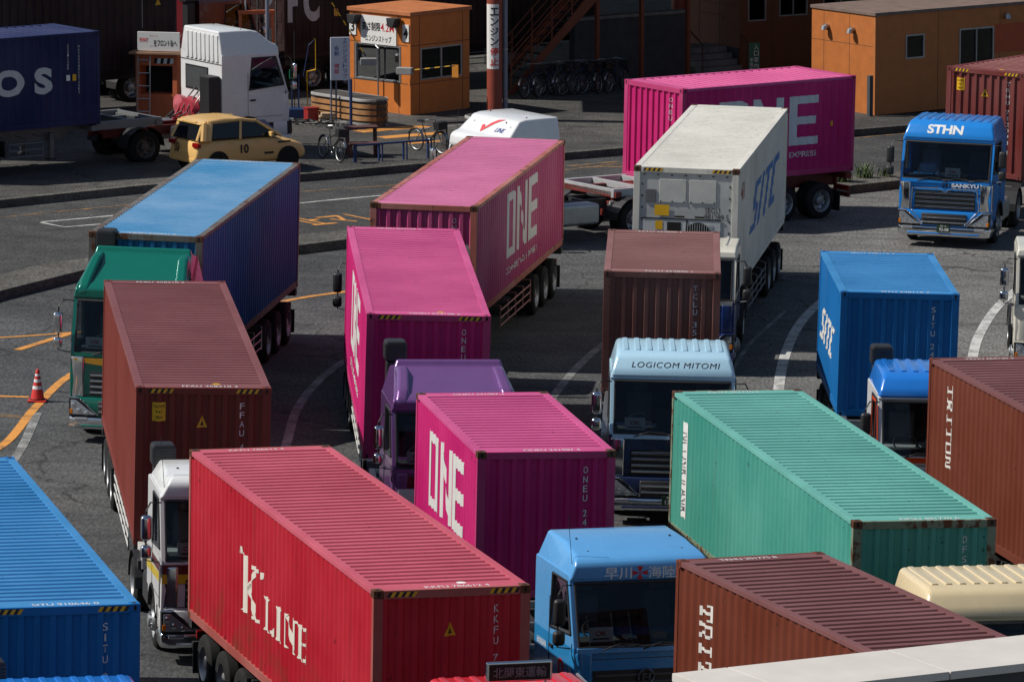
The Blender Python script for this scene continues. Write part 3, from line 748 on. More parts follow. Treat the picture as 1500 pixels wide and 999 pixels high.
    # roof
    z0 = wt + .13; zb = wt + .035; hx = hw + .004
    if fair == 'ribbed':
        f = MB(); prof = [(.325, zb), (.335, z0 + .06), (.52, top - .07), (.72, top - .008), (1.3, top), (back + .005, top + .01), (back + .005, zb)]
        f.prism(prof, -hx, hx, fcol, 'X', .10, lambda p: 1 - .11 * max(0, (p[1] - z0)) / max(.1, top - z0), 5)
        fo = f.build('roof_fairing', root, 60, False)
        rb = MB()
        for k in range(9):
            xx = -.92 + .23 * k; rb.box(xx - .055, xx + .055, .80, back - .05, top - .03, top + .024, fcol, .024)
        rb.build('roof_rib', fo)
        slope = (.335, z0 + .06, .52, top - .07)
    elif fair == 'smooth':
        f = MB(); prof = [(.325, zb), (.335, z0 + .15), (.40, z0 + .23), (.58, z0 + .30), (.95, top - .06), (1.15, top - .015), (1.6, top), (back + .005, top), (back + .005, zb)]
        f.prism(prof, -hx, hx, fcol, 'X', .12, lambda p: 1 - .17 * max(0, (p[1] - z0)) / max(.1, top - z0), 5)
        fo = f.build('roof_fairing', root, 60, False); slope = (.325, zb, .335, z0 + .15)
        sc2 = MB()
        for sx in (-.8, .8): 
            sc2.cyl((sx, .72, top - .11), (sx, .70, top - .08), .02, DARKF, seg=8); sc2.cyl((sx, 1.35, top - .01), (sx, 1.35, top + .014), .02, DARKF, seg=8)
        sc2.build('fixing_bolt', fo)
    elif fair == 'spoiler':
        f = MB(); n = 9; prof = []
        for k in range(n + 1):
            t = k / n; prof.append((.42 + 1.5 * t, z0 + .0 + (top - z0) * (t ** .8) * (.92 if t < 1 else 1)))
        prof2 = [(.325, zb), (.33, z0 + .10), (.46, z0 + .20)] + [(.52 + (1.55 - .52) * t, z0 + .22 + (top - .12 - z0 - .22) * t) for t in (.25, .5, .75, 1.0)] + [(1.62, top), (1.70, top), (1.74, top - .1), (back, top - .2), (back + .005, zb)]
        f.prism(prof2, -hx, hx, fcol, 'X', .06, lambda p: 1 - .19 * max(0, (p[1] - z0)) / max(.1, top - z0), 3)
        fo = f.build('roof_fairing', root, 50); slope = (.40, z0 - .02, .40, z0 + .12)
        for sx in (-1, 1):
            sd = MB(); sd.prism([(.322, zb + .02), (.325, z0 + .12), (.50, z0 + .30), (1.15, z0 + .33 + (top - z0 - .36) * .72), (1.55, top - .09), (1.7, z0)], sx * (hw - .17) - .13, sx * (hw - .17) + .13, fcol, 'X', .075, lambda p: 1 - .16 * max(0, p[1] - z0) / max(.1, top - z0), 4)
            sd.build('fairing_wing', fo)
    else:
        f = MB(); f.prism([(.325, zb), (.36, z0 + .06), (.8, z0 + .13), (back - .1, z0 + .12), (back, z0 + .06), (back + .005, zb)], -hx, hx, fcol, 'X', .04, lambda p: .97 if p[1] > z0 + .05 else 1)
        fo = f.build('roof_cap', root, 50)
        rb = MB()
        for k in range(9): rb.box(-.92 + .23 * k - .035, -.92 + .23 * k + .035, .8, back - .15, z0 + .10, z0 + .155, fcol, .015)
        rb.build('roof_rib', fo); slope = (.4, z0, .48, z0 + .08)
    if fair == 'smooth' and card: an = MB(); an.tube([(-hw + .10, .50, z0 + .02), (-hw + .04, .62, z0 + .95)], .006, BLACKP, 4); an.build('antenna', root)
    if snorkel:
        s = MB(); sxx = snorkel if isinstance(snorkel, float) else -.95
        s.box(sxx - .16, sxx + .16, back + .06, back + .36, 1.1, top - .15, BLACKP, .04); s.box(sxx - .2, sxx + .22, back - .0 + .02, back + .45, top - .15, top + .25, BLACKP, .07)
        for k in range(6): s.box(sxx - .205, sxx + .225, back + .015, back + .02 + .001, top - .1 + .05 * k, top - .075 + .05 * k, DARKF)
        s.build('air_intake', root)
    # lettering on the fairing front
    ys, zs, ye, ze = slope; V = Vector((0, ye - ys, ze - zs)); Ln = V.length; V.normalize()
    for a in (art or []):
        shape, mat, u, t, w_, h_ = a
        k = MB(); lay(k, shape, mat, Vector((u, ys, zs)) + V * (t * Ln), (1, 0, 0), V, w_, h_, .004); k.build('lettering', fo)
    if sunv:
        v = MB(); v.prism([(.3, wt - .03), (.12, wt - .16), (.10, wt - .15), (.28, wt + .02)], -hw + .06, hw - .06, BLACKP, 'X'); v.build('sun_visor', root)
    if stripe:
        for (m_, za, zb, slant) in stripe:
            t = MB()
            for sx in (-1, 1):
                X = sx * (hw + .004); t.face([(X, .04, za), (X, 2.18, za + slant), (X, 2.18, zb + slant), (X, .04, zb)], m_)
            t.box(-hw + .02, hw - .02, -.006, .0, za, zb, m_); t.build('stripe', root)
    if extras: extras(root, locals())
    return root

# ------------------------------------------------------------ ground, road, kerbs, markings
def asphalt(name, a, b, grain=.35, warm=None, cracks=True, bump=.5):
    m, nt, p = _new(name)
    v = coords(nt); big = noise(nt, v, .12, 6, .6); mid = noise(nt, v, .9, 6, .65); fine = noise(nt, v, 14., 3, .8)
    col = mix(nt, ramp(nt, big, .36, .64), a, b)
    if warm is not None:
        sx = N(nt, 'SeparateXYZ'); nt.links.new(v, sx.inputs[0]); ad = N(nt, 'MapRange'); ad.inputs[1].default_value = 3.5; ad.inputs[2].default_value = 9.
        nz = N(nt, 'MapRange'); nz.inputs[3].default_value = -2.5; nz.inputs[4].default_value = 2.5; nt.links.new(big, nz.inputs[0])
        sm = N(nt, 'Math', operation='ADD'); nt.links.new(sx.outputs[0], sm.inputs[0]); nt.links.new(nz.outputs[0], sm.inputs[1]); nt.links.new(sm.outputs[0], ad.inputs[0])
        col = mix(nt, ad.outputs[0], col, warm)
    col = mix(nt, ramp(nt, mid, .35, .7), mix(nt, .3, col, (.02, .02, .02)), mix(nt, .12, col, (.3, .29, .27)))
    col = mix(nt, ramp(nt, fine, .35, .7, (1 - grain,) * 3 + (1,), (1 + grain * .9,) * 3 + (1,)), (0, 0, 0), col, 'MIX') if False else mix(nt, 1.0, col, ramp(nt, fine, .35, .7, (1 - grain,) * 3 + (1,), (1, 1, 1, 1)), 'MULTIPLY')
    # patched strips, grit, tyre sweeps and oil
    gr2 = noise(nt, coords(nt, (1, .22, 1)), 15., 3, .9); col = mix(nt, 1.0, col, ramp(nt, gr2, .32, .68, (.50,) * 3 + (1,), (1.55,) * 3 + (1,)), 'MULTIPLY')
    br = N(nt, 'TexBrick'); br.inputs['Scale'].default_value = .11; br.inputs['Mortar Size'].default_value = .0; br.inputs['Color1'].default_value = (.82, .82, .82, 1); br.inputs['Color2'].default_value = (1.12, 1.12, 1.1, 1); br.offset = .37; br.inputs['Row Height'].default_value = .42
    wob = N(nt, 'Mapping'); wob.inputs['Rotation'].default_value = (0, 0, .25); nt.links.new(v, wob.inputs[0]); nt.links.new(wob.outputs[0], br.inputs[0]); col = mix(nt, .8, col, br.outputs[0], 'MULTIPLY')
    tk = noise(nt, coords(nt, (.07, 1.6, 1)), 1.1, 7, .75); col = mix(nt, ramp(nt, tk, .55, .66, cb=(.5, .5, .5, 1)), col, (.028, .028, .029))
    oil = noise(nt, v, .55, 3, .5); col = mix(nt, ramp(nt, oil, .68, .76, cb=(.6, .6, .6, 1)), col, (.02, .02, .02))
    st = noise(nt, coords(nt, (.22, 1.0, 1)), .8, 6, .7); col = mix(nt, ramp(nt, st, .56, .72, cb=(.55, .55, .55, 1)), col, (.03, .03, .031))
    if cracks:
        vo = N(nt, 'TexVoronoi', feature='DISTANCE_TO_EDGE'); vo.inputs['Scale'].default_value = .16
        wv = N(nt, 'VectorMath', operation='ADD'); nz2 = N(nt, 'TexNoise'); nz2.inputs['Scale'].default_value = .6; nz2.inputs['Detail'].default_value = 6; nt.links.new(v, nz2.inputs[0])
        scl = N(nt, 'VectorMath', operation='SCALE'); scl.inputs['Scale'].default_value = 2.2; nt.links.new(nz2.outputs['Color'], scl.inputs[0]); nt.links.new(v, wv.inputs[0]); nt.links.new(scl.outputs[0], wv.inputs[1]); nt.links.new(wv.outputs[0], vo.inputs[0])
        col = mix(nt, ramp(nt, vo.outputs[0], .002, .007, (.75, .75, .75, 1), (0, 0, 0, 1)), col, (.018, .018, .018))
    nt.links.new(col, p.inputs['Base Color']); p.inputs['Roughness'].default_value = .88; p.inputs['Specular IOR Level'].default_value = .25
    bp = N(nt, 'Bump'); bp.inputs['Strength'].default_value = bump; bp.inputs['Distance'].default_value = .02; nt.links.new(fine, bp.inputs['Height']); nt.links.new(bp.outputs[0], p.inputs['Normal'])
    return m
YARD = asphalt('yard_asphalt', (.078, .082, .088), (.138, .142, .147), .6, (.25, .247, .24))
ROAD = asphalt('road_asphalt', (.050, .051, .053), (.066, .067, .068), .25, None, False, .3)
PADM = asphalt('pad_asphalt', (.065, .063, .06), (.11, .105, .098), .35, None, True, .4)
KERB = asphalt('kerb_concrete', (.10, .095, .085), (.17, .16, .14), .3, None, False)
def wornpaint(name, c, under, amt):
    m, nt, p = _new(name); c = lin(c); v = coords(nt)
    n = noise(nt, v, 1.6, 8, .72); g = noise(nt, v, 14., 3, .8)
    f = N(nt, 'Math', operation='MULTIPLY_ADD'); nt.links.new(g, f.inputs[0]); f.inputs[1].default_value = .45; nt.links.new(n, f.inputs[2])
    nt.links.new(mix(nt, ramp(nt, f.outputs[0], .52 + amt, .76 + amt), c, under), p.inputs['Base Color']); p.inputs['Roughness'].default_value = .8
    return m
WPAINT = wornpaint('white_line_paint', (.52, .52, .50), (.09, .09, .085), .16)
WFADE = wornpaint('faded_white_paint', (.34, .34, .335), (.12, .12, .115), .02)
OPAINT = wornpaint('orange_line_paint', (.62, .26, .045), (.10, .07, .05), .18)
OFADE = wornpaint('faded_orange_paint', (.40, .19, .05), (.08, .065, .05), .02)

def structure(o): o['kind'] = 'structure'; return o
g = MB(); g.box(-600, 600, -50, 900, -.5, 0, YARD); structure(g.build('ground', smooth=0))

K2 = [(-60, 105), (-13.74, 151.48), (-10.15, 155.03), (-5.23, 158.6), (-3.0, 160.6), (1.85, 164.3), (3.05, 165.3), (9.4, 170.3), (14, 174), (70, 218)]
MED = [(-13.9, 131.5), (-12.3, 135.8), (-10.46, 139.66), (-8.2, 142.0), (-5.44, 144.47), (-4.35, 145.6), (3, 152.3), (9.42, 158.3), (10.83, 159.6), (14, 162.6), (60, 204)]
def offset(pl, d):
    out = []
    for i, p in enumerate(pl):
        a, b = Vector(pl[max(i - 1, 0)]), Vector(pl[min(i + 1, len(pl) - 1)]); t = (b - a).normalized(); out.append((p[0] - t.y * d, p[1] + t.x * d))
    return out
r = MB()
for a, b, c, d in zip(offset(MED, .9), offset(MED, .9)[1:], offset(MED, 16)[1:], offset(MED, 16)): r.face([(*a, .004), (*b, .004), (*c, .004), (*d, .004)], ROAD)
structure(r.build('road', smooth=0))
p = MB()
for a, b in zip(K2, K2[1:]):
    p.face([(*a, .2), (*b, .2), (b[0] - 160, b[1] + 180, .2), (a[0] - 160, a[1] + 180, .2)], PADM)
structure(p.build('pavement', smooth=0))
k = MB()
for pl, w in ((K2, .22),):
    o = offset(pl, w)
    for a, b, c, d in zip(pl, pl[1:], o[1:], o): 
        k.face([(*a, -.05), (*b, -.05), (*b, .215), (*a, .215)], KERB); k.face([(*a, .215), (*b, .215), (*c, .215), (*d, .215)], KERB); k.face([(*d, .215), (*c, .215), (*c, .0), (*d, .0)], KERB)
structure(k.build('kerb', smooth=0))
k = MB(); o = offset(MED, 1.35)
for a, b, c, d in zip(MED, MED[1:], o[1:], o):
    k.face([(*a, -.05), (*b, -.05), (*b, .23), (*a, .23)], KERB); k.face([(*a, .23), (*b, .23), (*c, .23), (*d, .23)], KERB); k.face([(*d, .23), (*c, .23), (*c, .0), (*d, .0)], KERB)
a, d = MED[0], o[0]; k.face([(*a, -.05), (*a, .23), (*d, .23), (*d, -.05)], KERB)
structure(k.build('median_kerb', smooth=0))

def catmull(pts, n=8):
    P = [Vector(p) for p in pts]; P = [2 * P[0] - P[1]] + P + [2 * P[-1] - P[-2]]; out = []
    for i in range(1, len(P) - 2):
        for j in range(n):
            t = j / n; a, b, c, d = P[i - 1:i + 3]
            out.append(tuple(.5 * ((2 * b) + (c - a) * t + (2 * a - 5 * b + 4 * c - d) * t * t + (3 * b - a - 3 * c + d) * t ** 3)))
    return out + [tuple(P[-2])]
def stripe_line(name, pts, w, m, z=.008, smooth=True):
    pl = catmull(pts) if smooth and len(pts) > 2 else pts
    A, B = offset(pl, w / 2), offset(pl, -w / 2); b = MB()
    for i in range(len(pl) - 1): b.face([(*B[i], z), (*B[i + 1], z), (*A[i + 1], z), (*A[i], z)], m)
    return structure(b.build(name, smooth=0))
stripe_line('orange_line', [(-13.5, 110.0), (-11.6, 113.5), (-10.52, 116.47), (-10.2, 121.2), (-9.75, 125.6), (-8.6, 129.5), (-6.9, 133.8), (-5.35, 136.9), (-3.2, 139.2), (0, 142)], .2, OPAINT, .009)
stripe_line('orange_line', [(-14.5, 122.6), (-10.45, 122.5)], .19, OPAINT)
stripe_line('orange_line', [(-15, 128.9), (-11.8, 130.3), (-9.8, 131.5)], .14, OPAINT)
stripe_line('orange_line', [(-11.25, 128.6), (-10.2, 131.2)], .2, OPAINT, .012)
stripe_line('faded_orange_line', [(-13, 119.6), (-11.2, 120.2), (-10.3, 120.0)], .35, OFADE)
stripe_line('white_line', [(-10.5, 108), (-10.2, 113), (-10.07, 116.5), (-10.1, 120.6)], .2, WFADE)
stripe_line('white_line', [(-4.72, 108), (-4.65, 117.6), (-4.6, 121.7), (-4.3, 125.2), (-3.7, 128.6), (-2.6, 133)], .2, WFADE)
stripe_line('white_line', [(.3, 116), (.7, 121), (1.0, 124.6), (1.8, 129.8), (3.2, 136)], .2, WFADE)
stripe_line('white_line', [(5.55, 112), (5.7, 119), (5.91, 124.9), (6.3, 130.4), (6.93, 135.5), (7.9, 140), (9.6, 146)], .24, WPAINT)
stripe_line('white_line', [(9.9, 118), (10.2, 125), (10.68, 131.0), (11.23, 135.1), (12.07, 139.4), (13.4, 144), (15.5, 149)], .24, WPAINT)
stripe_line('faded_white_line', [(4.5, 117), (4.75, 125), (5.4, 131), (6.6, 137)], .1, WFADE)
RZ = .010
stripe_line('white_road_line', [(-12.43, 148.99), (-10.4, 150.7), (-6, 154.4)], .11, WPAINT, RZ)
stripe_line('white_road_line', [(-12.43, 148.9), (-11.74, 148.2), (-10.56, 149.1), (-7, 151.6)], .11, WPAINT, RZ, False)
stripe_line('white_road_line', [(-5.85, 153.7), (-3.4, 155.8), (4, 161.6)], .12, WPAINT, RZ)
stripe_line('orange_road_line', [(-20, 143.2), (-13.74, 149.5), (-9.5, 153.3), (-5.3, 156.4), (0, 160.4), (10.2, 170.6), (30, 187.0)], .11, OFADE, RZ)
b = MB()   # painted road characters, stretched along the lane
L = Vector((.77, .64, 0)); T = Vector((-.64, .77, 0)); O = Vector((-4.75, 150.9, .011))
lay(b, textshape('止マレ', 0, .015, 1.05), OPAINT, O, L, T, 2.5, 1.5, .0); structure(b.build('road_lettering', smooth=0))
b = MB()
for dx, w, h in ((0, 1.7, .22),): lay(b, SQ, OFADE, (2.2, 163.2, .011), L, T, 1.9, .2, 0); lay(b, SQ, OFADE, (2.5, 162.6, .011), Vector((.95, .3, 0)), Vector((-.3, .95, 0)), 1.5, .18, 0)
structure(b.build('orange_road_marking', smooth=0))
b = MB()
for i, (x, y, w) in enumerate(((-3.7, 168.6, .55), (-3.1, 167.2, .5), (-2.4, 165.9, .28))): lay(b, SQ, OPAINT, (x, y, .206), L, T, 2.6 - .3 * i, w, 0)
lay(b, SQ, WFADE, (-2.4, 169.2, .206), Vector((.72, .69, 0)), Vector((-.69, .72, 0)), 3.6, .14, 0); structure(b.build('entry_marking', smooth=0))

# ------------------------------------------------------------ near building edge at the lower right
CONC = plain('pale_coping', (.56, .53, .49), .75, grain=.07); DARKW = plain('dark_cladding', (.03, .034, .042), .6); CGREY = plain('coping_edge', (.35, .34, .33), .7)
ang = math.atan2(37.05 - 35.68, 3.42 - 1.13)
root = empty('parapet_wall', 'pale coping slabs of a dark parapet in the near lower right corner', 'wall', (1.13, 35.68, 0), math.degrees(ang))
for x0, x1 in ((-.075, .336), (.344, 1.576), (1.584, 2.82), (2.828, 4.06), (4.068, 5.3)):
    c = MB(); c.box(x0, x1, -.715, 0, 13.545, 13.6, CONC, .005); c.build('coping_slab', root)
c = MB(); c.box(-.06, 5.3, -.69, -.03, 6, 13.545, DARKW); c.build('wall', root)
c = MB(); c.box(2.42, 2.7, -1.0, -.8, 13.38, 13.47, CGREY, .03); c.tube([(2.55, -.8, 13.42), (2.55, -.68, 13.42)], .03, STEEL); c.build('wall_lamp', root)

# ------------------------------------------------------------ the gate area behind the road (ground there is 0.2 up)
GZ = .2
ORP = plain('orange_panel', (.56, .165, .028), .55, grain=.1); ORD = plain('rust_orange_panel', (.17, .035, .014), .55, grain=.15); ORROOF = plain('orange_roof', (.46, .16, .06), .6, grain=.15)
FRAMEG = plain('window_aluminium', (.3, .31, .32), .4, .6); JOINT = plain('panel_joint', (.03, .025, .02), .8); CONCD = plain('grey_concrete', (.20, .20, .195), .85, grain=.25)
SIGNW = decalmat('sign_white', (.74, .73, .71), .15); BLUEINK = plain('blue_ink', (.03, .07, .26), .6)
# booth
bw = 2.58
root = empty('gate_booth', 'small orange toll booth with a height limit sign on its window side', 'booth', (-3.22, 171.95, GZ), 47, None, LEAN)
b = MB(); H = 3.05
# local: x along the shaded side, y along the sunny (sign) side; corner at the origin
def wallwin(mb, axis, wins, L, m, t=.1, H0=0.0, H1=3.0):
    xs = [0] + [v for w in wins for v in w[:2]] + [L]
    for i in range(0, len(xs), 2):
        a, c = xs[i], xs[i + 1]
        if axis == 'x': mb.box(a, c, 0, t, H0, H1, m)
        else: mb.box(0, t, a, c, H0, H1, m)
    for (a, c, z0, z1) in wins:
        for q, w in ((H0, z0), (z1, H1)):
            if axis == 'x': mb.box(a, c, .0, t, q, w, m)
            else: mb.box(.0, t, a, c, q, w, m)
wallwin(b, 'x', [(.42, 2.25, 1.02, 2.0)], bw, ORP); 
b.box(bw - .1, bw, .1, bw, 0, 3.0, ORP); b.box(.1, bw - .1, bw - .1, bw, 0, 3.0, ORP)
b2 = MB(); wallwin(b2, 'y', [(.3, 2.25, .95, 2.05)], bw - .1, ORP)
for mb_, ax in ((b, 0), (b2, 1)):
    for v in (.39, 2.28):
        mb_.box(*((v - .008, v + .008, -.003, .0, 0, 3.) if ax == 0 else (-.003, .0, v - .008, v + .008, 0, 3.)), JOINT)
    for z in (.93, 2.09): mb_.box(*((0, bw, -.004, .0, z - .008, z + .008) if ax == 0 else (-.004, .0, 0, bw, z - .008, z + .008)), JOINT)
b.box(.1, bw - .1, .1, bw - .1, .02, .1, CONCD)
b.build('wall', root, 0); o2 = b2.build('wall', root, 0); o2.location = (0, .1, 0); 
f = MB(); f.box(.05, bw - .05, .05, bw - .05, -.06, .02, CONCD); f.build('plinth', root)
f = MB(); f.box(-.06, bw + .06, -.06, bw + .06, 3.0, 3.12, ORROOF, .015); f.build('roof', root)
for ax, wins in (('x', (.42, 2.25, 1.02, 2.0)), ('y', (.4, 2.35, .95, 2.05))):
    a, c, z0, z1 = wins; f = MB()
    def bx(u0, u1, d0, d1, q0, q1, m): f.box(*((u0, u1, d0, d1, q0, q1) if ax == 'x' else (d0, d1, u0, u1, q0, q1)), m)
    for u in (a, (a + c) / 2 - .03, c - .06): bx(u, u + .06, -.015, .05, z0, z1, FRAMEG)
    for z in (z0, z1 - .05): bx(a + .06, c - .06, -.012, .05, z, z + .05, FRAMEG)
    fo = f.build('window', root); p = MB()
    q = [(a, z0), (c, z0), (c, z1), (a, z1)]
    p.face([(u, .03, z) if ax == 'x' else (.03, u, z) for u, z in q], DARKGLASS); p.build('pane', fo)
f = MB(); f.box(.5, 2.0, .15, .6, .75, .8, CONCD); f.box(.5, .9, .2, .5, .8, 1.15, WHITEP, .02); f.box(1.3, 1.9, .6, 1.4, .1, 1.3, BLACKP); f.build('desk', root)
f = MB(); f.box(.12, bw - .12, bw - .16, bw - .12, .1, 2.98, BLACKP); f.box(bw - .16, bw - .12, .12, bw - .17, .1, 2.98, BLACKP); f.box(.12, bw - .17, .12, bw - .17, 2.9, 2.94, BLACKP); f.build('shade_lining', root)  # black sheets added inside so the windows read dark
def sideplate(name, shape_list, yc, zc, w, h, mbg):
    t = MB(); t.box(-.03, -.006, yc - w / 2, yc + w / 2, zc - h / 2, zc + h / 2, mbg)
    for sh, m, du, dz, ww, hh in shape_list: lay(t, sh, m, (-.03, yc - du, zc + dz), (0, -1, 0), (0, 0, 1), ww, hh, .004)
    return t.build(name, root)
sideplate('height_limit_sign', [(textshape('高さ制限', 0, .02), INK, -.3, .1, .78, .27), (textshape('4.2M', 0, .005), REDINK, .38, .1, .56, .25), (textshape('エンジンストップ', 0, .015), INK, 0, -.26, 1.1, .2)], 1.32, 2.48, 1.5, .86, SIGNW)
sideplate('lane_number', [(textshape('3', 0, .03), INK, 0, 0, .17, .3)], 2.42, 2.52, .28, .5, SIGNW)
sideplate('lane_number', [(textshape('4', 0, .03), INK, 0, 0, .18, .3)], .17, 2.47, .26, .52, SIGNW)
for yy in (2.2, .52):
    l = MB(); l.prism([(yy - .2, 2.92), (yy + .2, 2.92), (yy + .16, 2.66), (yy - .05, 2.62)], -.32, -.035, DARKF, 'X', .02); l.build('flood_light', root)
l = MB(); l.tube([(-.12, 1.25, -.05), (-.12, 1.25, 1.95), (-.1, 1.35, 2.03), (-.02, 1.5, 2.05)], .035, STEEL, 8); l.build('pipe', root)

def barrier(label, base, ang, length, flag, rz, fs_=(.10, .36)):
    root = empty('barrier_arm', label, 'barrier', base, rz, 'barrier arms of the gate booth', LEAN)
    h = MB(); h.box(-.1, .1, -.28, .22, -.1, .12, plain('barrier_grey', (.3, .3, .3), .5), .03); h.build('motor_housing', root)
    d = Vector((0, -math.cos(R(ang)), math.sin(R(ang)))); a = MB(); n = int(length / .16)
    for k in range(n): a.cyl(d * (.2 + k * .16), d * (.2 + k * .16 + .16), .022 - .006 * k / n, HAZY if k % 2 else INK, seg=8)
    a.build('arm', root); f = MB(); e = d * (.2 + length * flag)
    fw_, fh_ = fs_; f.box(-.01, .01, e.y - fw_, e.y + fw_, e.z - fh_, e.z + .02, plain('flag_orange', (.75, .28, .03), .7), .003); f.build('flag', root)
b = barrier('barrier arm raised steeply, its yellow flag high beside the dark boxes', (-4.5, 172.3, 1.75), 58, 2.0, .84, -88, (.06, .2))
b = barrier('lowered barrier arm with an orange flag, level across the booth corner', (-3.45, 171.8, 1.55), 8, 1.5, .97, 72)

def planter(label, loc, rz, length, zs=.84):
    root = empty('slatted_bollard', label, 'barrier', loc, rz, 'slatted islands guarding the booth', LEAN)
    def stad(w, n=8):
        pts = []; l = length / 2 - w
        for k in range(n + 1): a = -math.pi / 2 + math.pi * k / n; pts.append((l + w * math.cos(a), w * math.sin(a)))
        for k in range(n + 1): a = math.pi / 2 + math.pi * k / n; pts.append((-l + w * math.cos(a), w * math.sin(a)))
        return pts
    c = MB(); c.prism(stad(.46), 0.0, .95, plain('bollard_dark', (.05, .045, .04), .8), 'Z'); c.build('core', root)
    f = MB(); f.prism(stad(.55), -.05, .14, CONCD, 'Z', .02); f.build('footing', root)
    for z in (.22, .44, .66):
        s = MB(); s.prism(stad(.50), z, z + .15, plain('amber_slat', (.36, .18, .07), .6, grain=.35), 'Z', .01); s.build('slat', root)
    r_ = MB(); r_.prism(stad(.52), .9, .99, plain('rim_grey', (.36, .36, .35), .6), 'Z', .015); r_.prism(stad(.40), .992, 1.0, plain('bollard_dark', (.05, .045, .04), .8), 'Z'); r_.build('rim', root)
    root.scale = (1, 1, zs)
planter('long slatted wooden traffic island in front of the sign board and booth', (-5.0, 169.9, GZ), -50, 3.1)
planter('short slatted traffic island half hidden behind the white swoosh cab roof', (-.75, 165.4, GZ), -50, 1.8)

# sign board on posts
root = empty('sign_board', 'white board on posts with blue vertical lettering beside the toll booth', 'sign', (-5.25, 169.4, GZ), 10, None, LEAN)
b = MB(); b.box(-.29, .29, -.03, .03, 1.32, 2.6, plain('board_white', (.60, .63, .70), .5, grain=.05), .01); bo = b.build('board', root)
t = MB()
for i, ch in enumerate('エンジンストップ'): lay(t, textshape(ch, 0, .01), BLUEINK, (.14, -.03, 2.50 - .15 * i), (1, 0, 0), (0, 0, 1), .13, .12, .004)
for i, ch in enumerate('会釈'): lay(t, textshape(ch, 0, .01), BLUEINK, (-.11, -.03, 2.28 - .17 * i), (1, 0, 0), (0, 0, 1), .15, .15, .004)
for i, ch in enumerate('確認'): lay(t, textshape(ch, 0, .01), REDINK, (-.11, -.03, 1.75 - .16 * i), (1, 0, 0), (0, 0, 1), .15, .14, .004)
t.build('lettering', bo)
for x in (-.27, -.12, .27):
    p = MB(); p.cyl((x, .05, -.05), (x, .05, 2.55 if abs(x) > .2 else 1.4), .025, plain('post_bluegrey', (.10, .13, .19), .5), seg=8); p.build('post', root)
# small stuff round the island
BLUEP = plain('rail_blue', (.018, .042, .13), .5)
root = empty('fire_box', 'red box on the ground by a thin yellow post', 'box', (-6.15, 170.0, GZ), 30, None, LEAN); b = MB(); b.box(-.18, .18, -.15, .15, 0, .38, plain('box_red', (.30, .02, .02), .5), .03); b.build('cabinet', root); b = MB(); b.box(-.2, .2, -.17, .17, .38, .42, plain('box_red', (.30, .02, .02), .5), .01); b.build('lid', root)
root = empty('marker_post', 'thin yellow post with a bent top behind the red box', 'post', (-6.3, 171.2, GZ), 0, None, LEAN); b = MB(); b.tube([(0, 0, -.05), (0, 0, 1.35), (.25, 0, 1.4)], .03, HAZY); b.build('post', root); b = MB(); b.tube([(.25, 0, 1.4), (.25, 0, 2.3), (.2, 0, 2.34)], .012, HAZY); b.tube([(.22, 0, 2.3), (.05, 0, 2.15), (-.05, 0, 1.6), (-.12, 0, 1.2)], .012, BLUEP); b.build('cable', root)
b = MB(); b.box(-.35, .35, -.14, .14, 0, .22, plain('timber', (.42, .30, .19), .8, grain=.3), .02); b.box(-.3, .3, -.12, .12, .22, .3, plain('timber', (.42, .30, .19), .8, grain=.3), .02); o = b.build('timber_block'); o.location = (-5.55, 169.7, GZ); o.rotation_euler = (0, 0, .2); tag(o, 'pale timber block lying under the white sign board', 'timber')
root = empty('blue_post', 'blue steel post standing in front of the slatted island', 'post', (-4.9, 168.2, GZ), 0, None, LEAN); b = MB(); b.cyl((0, 0, -.05), (0, 0, 1.5), .045, BLUEP); b.build('post', root); b = MB(); b.box(-.16, .16, -.16, .16, -.02, .03, BLUEP); b.build('base_plate', root)
b = MB()
for i in range(26):
    x, y = random.gauss(0, .8), random.gauss(0, .35); b.tube([(x, y, .05 + .06 * random.random()), (x + random.uniform(-.4, .4), y + .2, .06 + .1 * random.random()), (x + random.uniform(-.8, .8), y + .35, .05)], .03, [DARKF, CONCD, BLACKP][i % 3], 5)
o = b.build('scrap_pile'); o.location = (-5.6, 169.0, GZ); tag(o, 'low heap of dark hoses and scrap beside the timber block', 'scrap', None, 'stuff')
# railing
root = empty('handrail', 'low blue tube railing between two parked bicycles', 'railing', (-4.6, 160.9, GZ), 31, None, LEAN)
for k in range(4):
    b = MB(); x = k * .8; b.box(x, x + .1 if k == 0 else x + .05, -.03, .03, -.05, .46, BLUEP, .008); 
    if k: b.box(x + .12, x + .16, -.02, .02, -.05, .45, BLUEP, .008)
    b.build('post', root)
b = MB(); b.tube([(.02, 0, .47), (2.58, 0, .47)], .03, BLUEP); b.build('rail', root)
def rack(label, loc, rz, n, m):
    root = empty('steel_bench', label, 'bench', loc, rz, None, LEAN)
    for i, (z, y) in enumerate(((.35, 0), (.75, .5))):
        b = MB(); b.box(0, .95, y, y + .42, z, z + .06, m, .01); b.build('seat', root)
        for x in (.05, .85): b = MB(); b.box(x, x + .05, y + .02, y + .4, -.05, z, m); b.build('leg', root)
rack('two step rusty brown steel bench by the leaning bicycle', (-4.75, 161.8, GZ), 12, 2, plain('rusty_steel', (.10, .035, .03), .7, grain=.4))
rack('dark steel bench beyond the blue railing, next to the white swoosh roof', (-1.9, 163.6, GZ), 20, 2, plain('dark_steel', (.04, .035, .035), .6))

